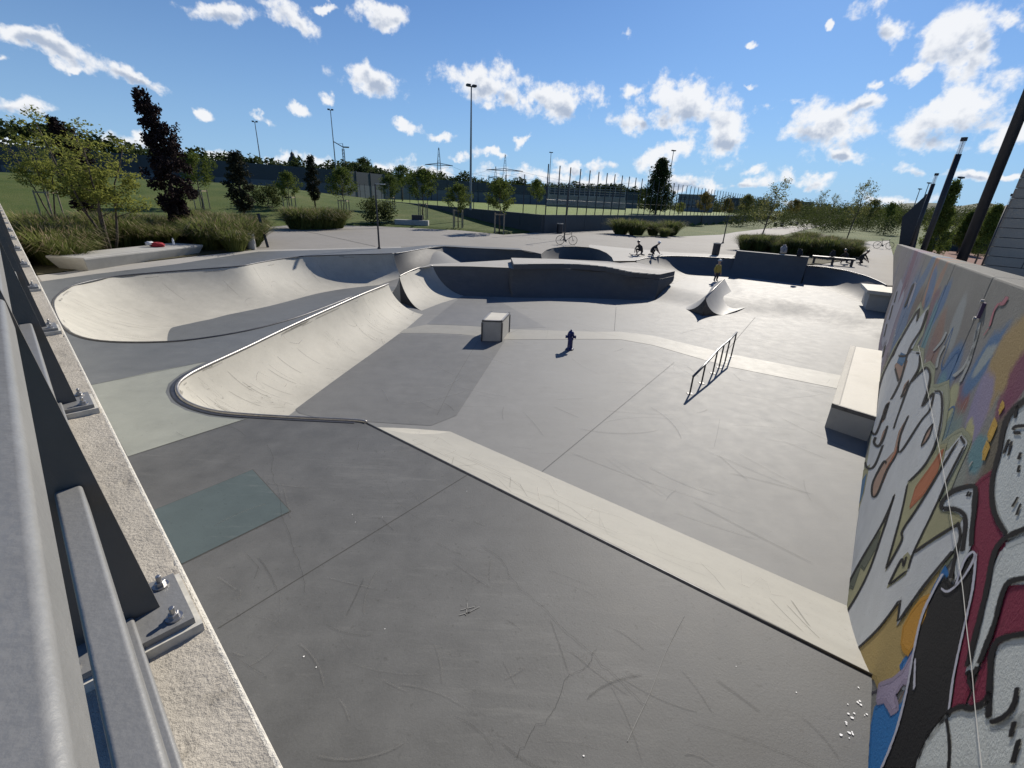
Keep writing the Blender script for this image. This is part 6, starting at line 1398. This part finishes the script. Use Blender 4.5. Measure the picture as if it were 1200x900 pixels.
def strokes(name, col, lines, layer, w=.02, wpx=4.2):
    sf = Soft(); off = .0016 + .0011 * layer
    for ln in lines:
        ww = w
        if isinstance(ln[0], (int, float)): ww = ln[0]; ln = ln[1]
        wp = ww / w * wpx
        q = smooth([Vector((x if x < 1200 else 1230, y, 0)) for x, y in ln], 5) if len(ln) > 2 else [Vector((*ln[0], 0)).lerp(Vector((*ln[1], 0)), i / 6) for i in range(7)]
        P_ = []; N_ = []; n_ = len(q)
        for i, c in enumerate(q):                               # the stroke keeps the breadth it has in the photograph, so it is broader along the wall far away
            t = (q[min(i + 1, n_ - 1)] - q[max(i - 1, 0)]).normalized(); nn = Vector((-t.y, t.x, 0)) * wp * .5 * (1 + .3 * noise.noise(Vector((c.x * .05, c.y * .05, 5))))
            A_ = Wp(*wsz(c.x - nn.x, c.y - nn.y), off); B_ = Wp(*wsz(c.x + nn.x, c.y + nn.y), off); P_.append((A_ + B_) / 2); N_.append(B_ - A_)
        sf.ribbon(P_, N_, 1.0)
    return sf.build(name, softmat('paint_' + name, col), gw)
def softline(q, off):
    n_ = len(q); P_ = []; N_ = []
    for i, c in enumerate(q):
        t = (q[min(i + 1, n_ - 1)] - q[max(i - 1, 0)]); t = t.normalized() if t.length > 1e-9 else Vector((1, 0, 0)); P_.append(Wp(c.x, c.y, off)); N_.append(UW * -t.y + Vector((0, 0, t.x)))
    return P_, N_
WH = (.43, .445, .45)
paint('pale_fill', (.28, .28, .32), [[(1033, 402), (1037, 380), (1046, 352), (1056, 326), (1058, 334), (1052, 356), (1060, 338), (1059, 348), (1049, 376), (1041, 402), (1036, 412)], [(1030, 425), (1036, 402), (1040, 398), (1034, 424), (1029, 432)],
      [(1046, 420), (1054, 398), (1060, 388), (1056, 402), (1049, 420), (1042, 434)], [(1065, 352), (1072, 330), (1074, 333), (1068, 352), (1064, 362)]], 1)
paint('green_grey_outline', (.25, .26, .18), [[(1023, 494), (1028, 450), (1047, 408), (1079, 354), (1082, 366), (1090, 357), (1082, 392), (1074, 406), (1083, 410), (1082, 428), (1090, 424), (1096, 432), (1094, 452), (1100, 452), (1112, 447), (1113, 470), (1108, 500), (1103, 520), (1118, 508), (1128, 503), (1139, 516), (1122, 555), (1112, 580), (1134, 618), (1118, 652), (1086, 692), (1056, 742), (1057, 712), (1022, 752), (1000, 778), (984, 778), (982, 700), (1005, 560), (1018, 530)]], 1)
paint('ochre_fill', (.30, .22, .085), [[(990, 775), (1057, 704), (1053, 733), (1078, 699), (1102, 666), (1098, 690), (1088, 704), (1079, 745), (1064, 772), (1050, 800), (1046, 812), (1030, 805), (1026, 795)]], 2)
paint('blue_fill', (.022, .13, .33), [[(1019, 905), (1022, 850), (1026, 830), (1037, 823), (1045, 838), (1058, 826), (1066, 800), (1060, 790), (1056, 780), (1066, 768), (1078, 745), (1085, 712), (1096, 688), (1108, 666), (1112, 674), (1097, 702), (1080, 748), (1070, 796), (1056, 852), (1036, 905)]], 3)
paint('lavender_fill', (.27, .23, .31), [[(1028, 824), (1031, 803), (1046, 798), (1060, 786), (1076, 758), (1073, 782), (1066, 800), (1060, 800), (1050, 815), (1054, 832), (1046, 836), (1038, 822)]], 4)
paint('orange_fill', (.42, .21, .03), [[(1057, 758), (1060, 735), (1070, 716), (1082, 703), (1091, 699), (1086, 722), (1078, 738), (1072, 757), (1066, 768)]], 5, .012)
paint('letter_fill', WH, [[(1026, 490), (1032, 447), (1050, 408), (1078, 359), (1074, 378), (1088, 361), (1078, 392), (1068, 412), (1079, 414), (1077, 432), (1068, 448), (1086, 431), (1091, 438), (1088, 458), (1082, 476), (1097, 459), (1105, 461), (1106, 480), (1104, 500), (1100, 516), (1090, 540), (1112, 530), (1127, 512), (1134, 521), (1115, 558), (1098, 592), (1085, 622), (1128, 612), (1130, 622), (1118, 645), (1100, 668), (1080, 693), (1053, 731), (1057, 702), (1030, 738), (993, 772), (985, 768), (985, 735), (992, 690), (1000, 650), (1010, 580), (1017, 540)]], 4, .004, .6)
paint('letter_gap', (.27, .26, .155), [[(1064, 567), (1088, 545), (1101, 524), (1110, 522), (1106, 540), (1098, 562), (1080, 590), (1059, 622), (1058, 634), (1039, 669), (1050, 630), (1056, 606)], [(1050, 578), (1035, 615), (1008, 660), (991, 690), (983, 716), (984, 728), (1005, 700), (1020, 668), (1036, 620)],
      [(1074, 646), (1100, 590), (1108, 598), (1120, 600), (1130, 606), (1126, 613)], [(1058, 656), (1041, 688), (1063, 672), (1068, 655), (1064, 650)], [(1018, 552), (1020, 545), (1012, 552), (1006, 600), (1013, 578)]], 5, .003)
paint('letter_gap_brown', (.30, .20, .15), [[(1066, 486), (1057, 510), (1053, 530), (1040, 552), (1029, 580), (1023, 581), (1024, 565), (1036, 543), (1048, 530), (1054, 506)], [(1043, 470), (1037, 492), (1032, 497), (1036, 480)], [(1066, 445), (1062, 460), (1056, 467), (1060, 452)], [(1095, 496), (1090, 512), (1081, 523), (1086, 508)], [(1041, 499), (1038, 512), (1031, 521), (1035, 507)], [(1049, 428), (1053, 447), (1060, 436), (1064, 424), (1058, 420)]], 5, .002)
paint('letter_gap_orange', (.33, .12, .06), [[(1067, 596), (1074, 572), (1091, 549), (1103, 531), (1107, 528), (1100, 553), (1085, 578)], [(1034, 565), (1040, 548), (1050, 530), (1054, 518), (1052, 531), (1042, 550), (1036, 565)]], 6, .004)
paint('letter_gap_dark', (.09, .10, .075), [[(1033, 622), (1028, 642), (1014, 668), (1010, 664), (1001, 690), (997, 688), (987, 712), (990, 694), (1008, 662)]], 6, .005)
paint('letter_gap_blue', (.06, .14, .24), [[(1008, 590), (1009, 566), (1016, 556), (1012, 578)], [(1052, 424), (1056, 414), (1064, 418), (1058, 428)]], 6, .003)
paint('maroon_fill', (.15, .018, .042), [[(1139, 576), (1152, 562), (1166, 552), (1165, 580), (1170, 606), (1184, 630), (1178, 642), (1165, 656), (1160, 692), (1150, 732), (1142, 770), (1134, 792), (1142, 800), (1130, 830), (1113, 838), (1120, 790), (1132, 740), (1143, 690), (1147, 650), (1141, 640)],
      [(1200, 680), (1188, 682), (1178, 696), (1170, 732), (1156, 776), (1144, 812), (1138, 824), (1150, 828), (1160, 818), (1162, 790), (1166, 763), (1182, 748), (1200, 738)]], 4)
paint('black_fill', (.009, .009, .011), [[(1137, 655), (1142, 672), (1138, 700), (1129, 745), (1121, 790), (1115, 838), (1105, 846), (1088, 866), (1078, 890), (1070, 905), (1034, 905), (1052, 860), (1065, 810), (1073, 762), (1085, 718), (1100, 688), (1108, 678), (1118, 690), (1130, 668)]], 5, .006)
paint('white_figure', (.43, .455, .445), [[(1200, 456), (1188, 487), (1176, 530), (1168, 562), (1167, 590), (1174, 612), (1184, 629), (1200, 612)], [(1179, 642), (1200, 618), (1200, 678), (1186, 682), (1176, 698), (1168, 732), (1148, 780), (1141, 789), (1136, 785), (1150, 740), (1158, 700), (1164, 672)],
      [(1168, 766), (1182, 752), (1200, 746), (1200, 838), (1184, 846), (1166, 848), (1164, 816)], [(1114, 838), (1130, 836), (1146, 834), (1158, 828), (1163, 852), (1184, 850), (1200, 842), (1200, 905), (1075, 905), (1080, 888), (1090, 868), (1106, 848)]], 5, .005)
paint('white_curl', (.42, .445, .45), [[(1107, 591), (1113, 583), (1122, 577), (1141, 574), (1143, 582), (1141, 604), (1140, 640), (1134, 652), (1128, 668), (1122, 678), (1124, 655), (1133, 625), (1134, 606), (1127, 599), (1117, 596), (1108, 597)]], 6, .004)
strokes('black_outline', (.015, .015, .017), [
 [(1026, 490), (1032, 449), (1050, 409), (1078, 360)], [(1078, 360), (1075, 378)], [(1088, 362), (1080, 386), (1066, 410), (1056, 446), (1044, 470)], [(1053, 417), (1062, 417), (1070, 408)], [(1079, 415), (1077, 432), (1066, 452), (1052, 490), (1048, 503)], [(1074, 414), (1079, 414)],
 [(1068, 449), (1080, 436), (1087, 431), (1091, 440), (1088, 458), (1081, 478)], [(1081, 478), (1096, 459)], [(1096, 459), (1091, 480), (1080, 494), (1056, 530), (1054, 516)], [(1096, 459), (1104, 461), (1105, 484), (1099, 516), (1086, 544), (1065, 566)], [(1065, 566), (1057, 604), (1039, 669)], [(1039, 669), (1058, 634), (1059, 622), (1080, 590), (1127, 512)], [(.03, [(1127, 511), (1133, 521)])][0], [(1133, 521), (1112, 562), (1098, 594), (1072, 648), (1066, 668)],
 [(1066, 668), (1042, 687)], [(1042, 687), (1058, 656), (1060, 664), (1064, 652)], [(.026, [(1070, 650), (1096, 632), (1128, 613)])][0], [(1050, 578), (1036, 612), (1008, 660), (990, 694)], [(1050, 578), (1036, 622), (1020, 668), (1004, 700), (986, 728)], [(1066, 486), (1056, 510), (1052, 531), (1040, 552), (1029, 579), (1023, 581), (1024, 565), (1036, 542), (1040, 543)], [(1043, 470), (1036, 494)], [(1032, 497), (1043, 470)],
 [(.016, [(1066, 445), (1056, 467)])][0], [(.012, [(1066, 446), (1062, 460), (1057, 466)])][0], [(.012, [(1095, 496), (1090, 512), (1081, 523), (1087, 507), (1095, 496)])][0], [(1021, 505), (1028, 507), (1041, 470)], [(.024, [(1041, 498), (1036, 514), (1030, 523), (1025, 519), (1027, 512)])][0], [(.02, [(1014, 541), (1018, 549), (1026, 545), (1036, 520)])][0], [(1049, 430), (1054, 448)], [(.02, [(993, 772), (1030, 738), (1057, 702)])][0], [(1057, 702), (1053, 731)], [(.026, [(1053, 731), (1080, 693), (1100, 668), (1120, 645)])][0],
 [(.012, [(1040, 378), (1036, 396)])][0], [(.012, [(1047, 356), (1042, 376)])][0], [(.012, [(1052, 340), (1048, 356)])][0], [(.012, [(1038, 404), (1034, 420)])][0], [(.02, [(1060, 362), (1072, 330)])][0], [(.014, [(1046, 420), (1056, 396)])][0]], 7, .02, 3.7)
strokes('heavy_black_outline', (.012, .012, .014), [
 [(1108, 598), (1105, 592), (1112, 582), (1122, 575), (1144, 571), (1145, 590), (1142, 620), (1141, 642)], [(1107, 597), (1118, 597), (1128, 600), (1134, 608), (1133, 628), (1130, 648)], [(.03, [(1124, 612), (1128, 630), (1120, 662), (1116, 680)])][0], [(.05, [(1200, 452), (1186, 486), (1174, 530), (1166, 562), (1166, 590), (1172, 610), (1184, 629)])][0], [(.05, [(1200, 612), (1184, 630), (1168, 652), (1160, 690), (1150, 732), (1136, 786)])][0], [(.05, [(1136, 788), (1142, 794), (1150, 782)])][0],
 [(.05, [(1150, 782), (1168, 735), (1178, 698), (1190, 682), (1200, 678)])][0], [(.06, [(1200, 742), (1182, 749), (1167, 764), (1164, 800), (1162, 846)])][0], [(.05, [(1197, 806), (1192, 828), (1180, 843), (1163, 849)])][0], [(.05, [(1113, 838), (1128, 830), (1142, 832), (1158, 824), (1163, 812)])][0], [(.05, [(1194, 846), (1188, 868)])][0], [(.05, [(1200, 866), (1190, 900)])][0], [(.03, [(1112, 842), (1116, 870), (1115, 905)])][0],
 [(.04, [(1139, 786), (1140, 802), (1146, 812)])][0], [(.025, [(1196, 474), (1192, 492)])][0], [(.03, [(1190, 505), (1196, 500), (1200, 500)])][0], [(.03, [(1190, 508), (1200, 508)])][0], [(.025, [(1186, 514), (1178, 534)])][0], [(.02, [(1189, 516), (1184, 536)])][0], [(.025, [(1200, 530), (1196, 540)])][0], [(.025, [(1198, 545), (1196, 555)])][0], [(.02, [(1197, 582), (1189, 596)])][0], [(.02, [(1200, 590), (1194, 606)])][0], [(.018, [(1138, 576), (1135, 583)])][0], [(.018, [(1141, 577), (1138, 583)])][0]], 8, .045, 9.5)
strokes('white_outline', (.40, .40, .45), [[(1034, 905), (1052, 860), (1065, 810), (1073, 765), (1083, 722), (1097, 692), (1108, 672)], [(.02, [(1147, 648), (1143, 690), (1131, 745), (1121, 792), (1115, 836)])][0], [(.02, [(1105, 690), (1114, 694), (1130, 680), (1145, 655), (1142, 648), (1132, 660), (1122, 690)])][0], [(.02, [(1075, 770), (1074, 812)])][0]], 8, .02, 4.5)
strokes('pale_drips', (.27, .28, .27), [(.03, [(1149, 376), (1143, 402), (1132, 428), (1117, 442)]), (.025, [(1146, 385), (1138, 420), (1125, 450)]), (.02, [(1110, 388), (1104, 400), (1094, 412)]), (.02, [(1108, 404), (1101, 418), (1098, 432)]), (.012, [(1141, 540), (1136, 548)])], 3, .02)
strokes('pink_tag', (.30, .12, .14), [(.03, [(1182, 347), (1176, 356), (1172, 355)]), (.018, [(1172, 355), (1166, 364), (1160, 384)]), (.008, [(1160, 384), (1153, 394)])], 3, .02)
paint('ochre_flecks', (.45, .28, .06), [[(1158, 512), (1166, 492), (1169, 500), (1162, 516)], [(1152, 534), (1157, 519), (1160, 525), (1155, 538)], [(1171, 481), (1176, 471), (1177, 478), (1173, 484)]], 3)
# thin white cord hanging down the wall, and the small lifting anchor on the seam
cq = [(1079, 405), (1084, 425), (1095, 476), (1107, 530), (1116, 575), (1124, 618), (1130, 650), (1137, 690), (1143, 740), (1150, 790), (1154, 830), (1163, 900), (1170, 950)]
cp_ = [Wp(*wsz(x, y), .03) for x, y in cq]; t = thing('cord', 'thin white cord hanging across the graffiti wall', 'cord', cp_[0]); mb = MB(); mb.tube([p - cp_[0] for p in smooth(cp_, 5)], .0018, 5); mb.build('strand', plain('grey_cord', (.36, .36, .34), .8), t)
p = Wp(*wsz(1152, 364), .0); t = thing('wall_anchor', 'small dark metal anchor with bright screws on a wall seam', 'anchor', p); an = math.atan2(UW.y, UW.x)
mb = MB(); mb.box(NW * .012, (.05, .024, .13), an); mb.build('bracket', plain('purple_metal', (.06, .04, .10), .4, .5), t)
for k in (-1, 1): mb = MB(); mb.tube([NW * .02 + Vector((0, 0, k * .075)), NW * .04 + Vector((0, 0, k * .075))], .018, 8); mb.build('screw', M['bolt'], t)

# older scribbles and drips under and over the big letters
rg = random.Random(31)
for nm, col, ly in (('old_tag_dark', (.05, .045, .06), 0), ('old_tag_blue', (.05, .12, .25), 0), ('old_tag_brown', (.2, .1, .06), 0), ('old_tag_pale', (.4, .41, .4), 0)):
    sf = Soft()
    for k in range(22 if ly == 0 else 8):
        s0 = rg.uniform(-1.2, 26) if k > 6 else rg.uniform(-1, 5); z0 = rg.uniform(.6, 3.1); q = []; x, z = s0, z0; h = rg.uniform(.15, .5)
        for i in range(rg.randrange(5, 11)): q.append(Vector((x, max(.15, min(Wtop(x) - .15, z)), 0))); x += rg.uniform(.02, .22); z = z0 + rg.uniform(-h, h)
        sf.ribbon(*softline(smooth(q, 5), .0014 + .0011 * ly), rg.uniform(.02, .06) if ly == 0 else rg.uniform(.012, .022))
    for k in range(14):
        s0 = rg.uniform(-1.4, 6); z0 = rg.uniform(1.2, 3.2); l_ = rg.uniform(.08, .5); sf.ribbon(*softline([Vector((s0 + rg.uniform(-.004, .004), z0 - l_ * i / 5, 0)) for i in range(6)], .0014 + .0011 * ly), rg.uniform(.008, .016))
    sf.build(nm, softmat('paint_' + nm, col, .8), gw)
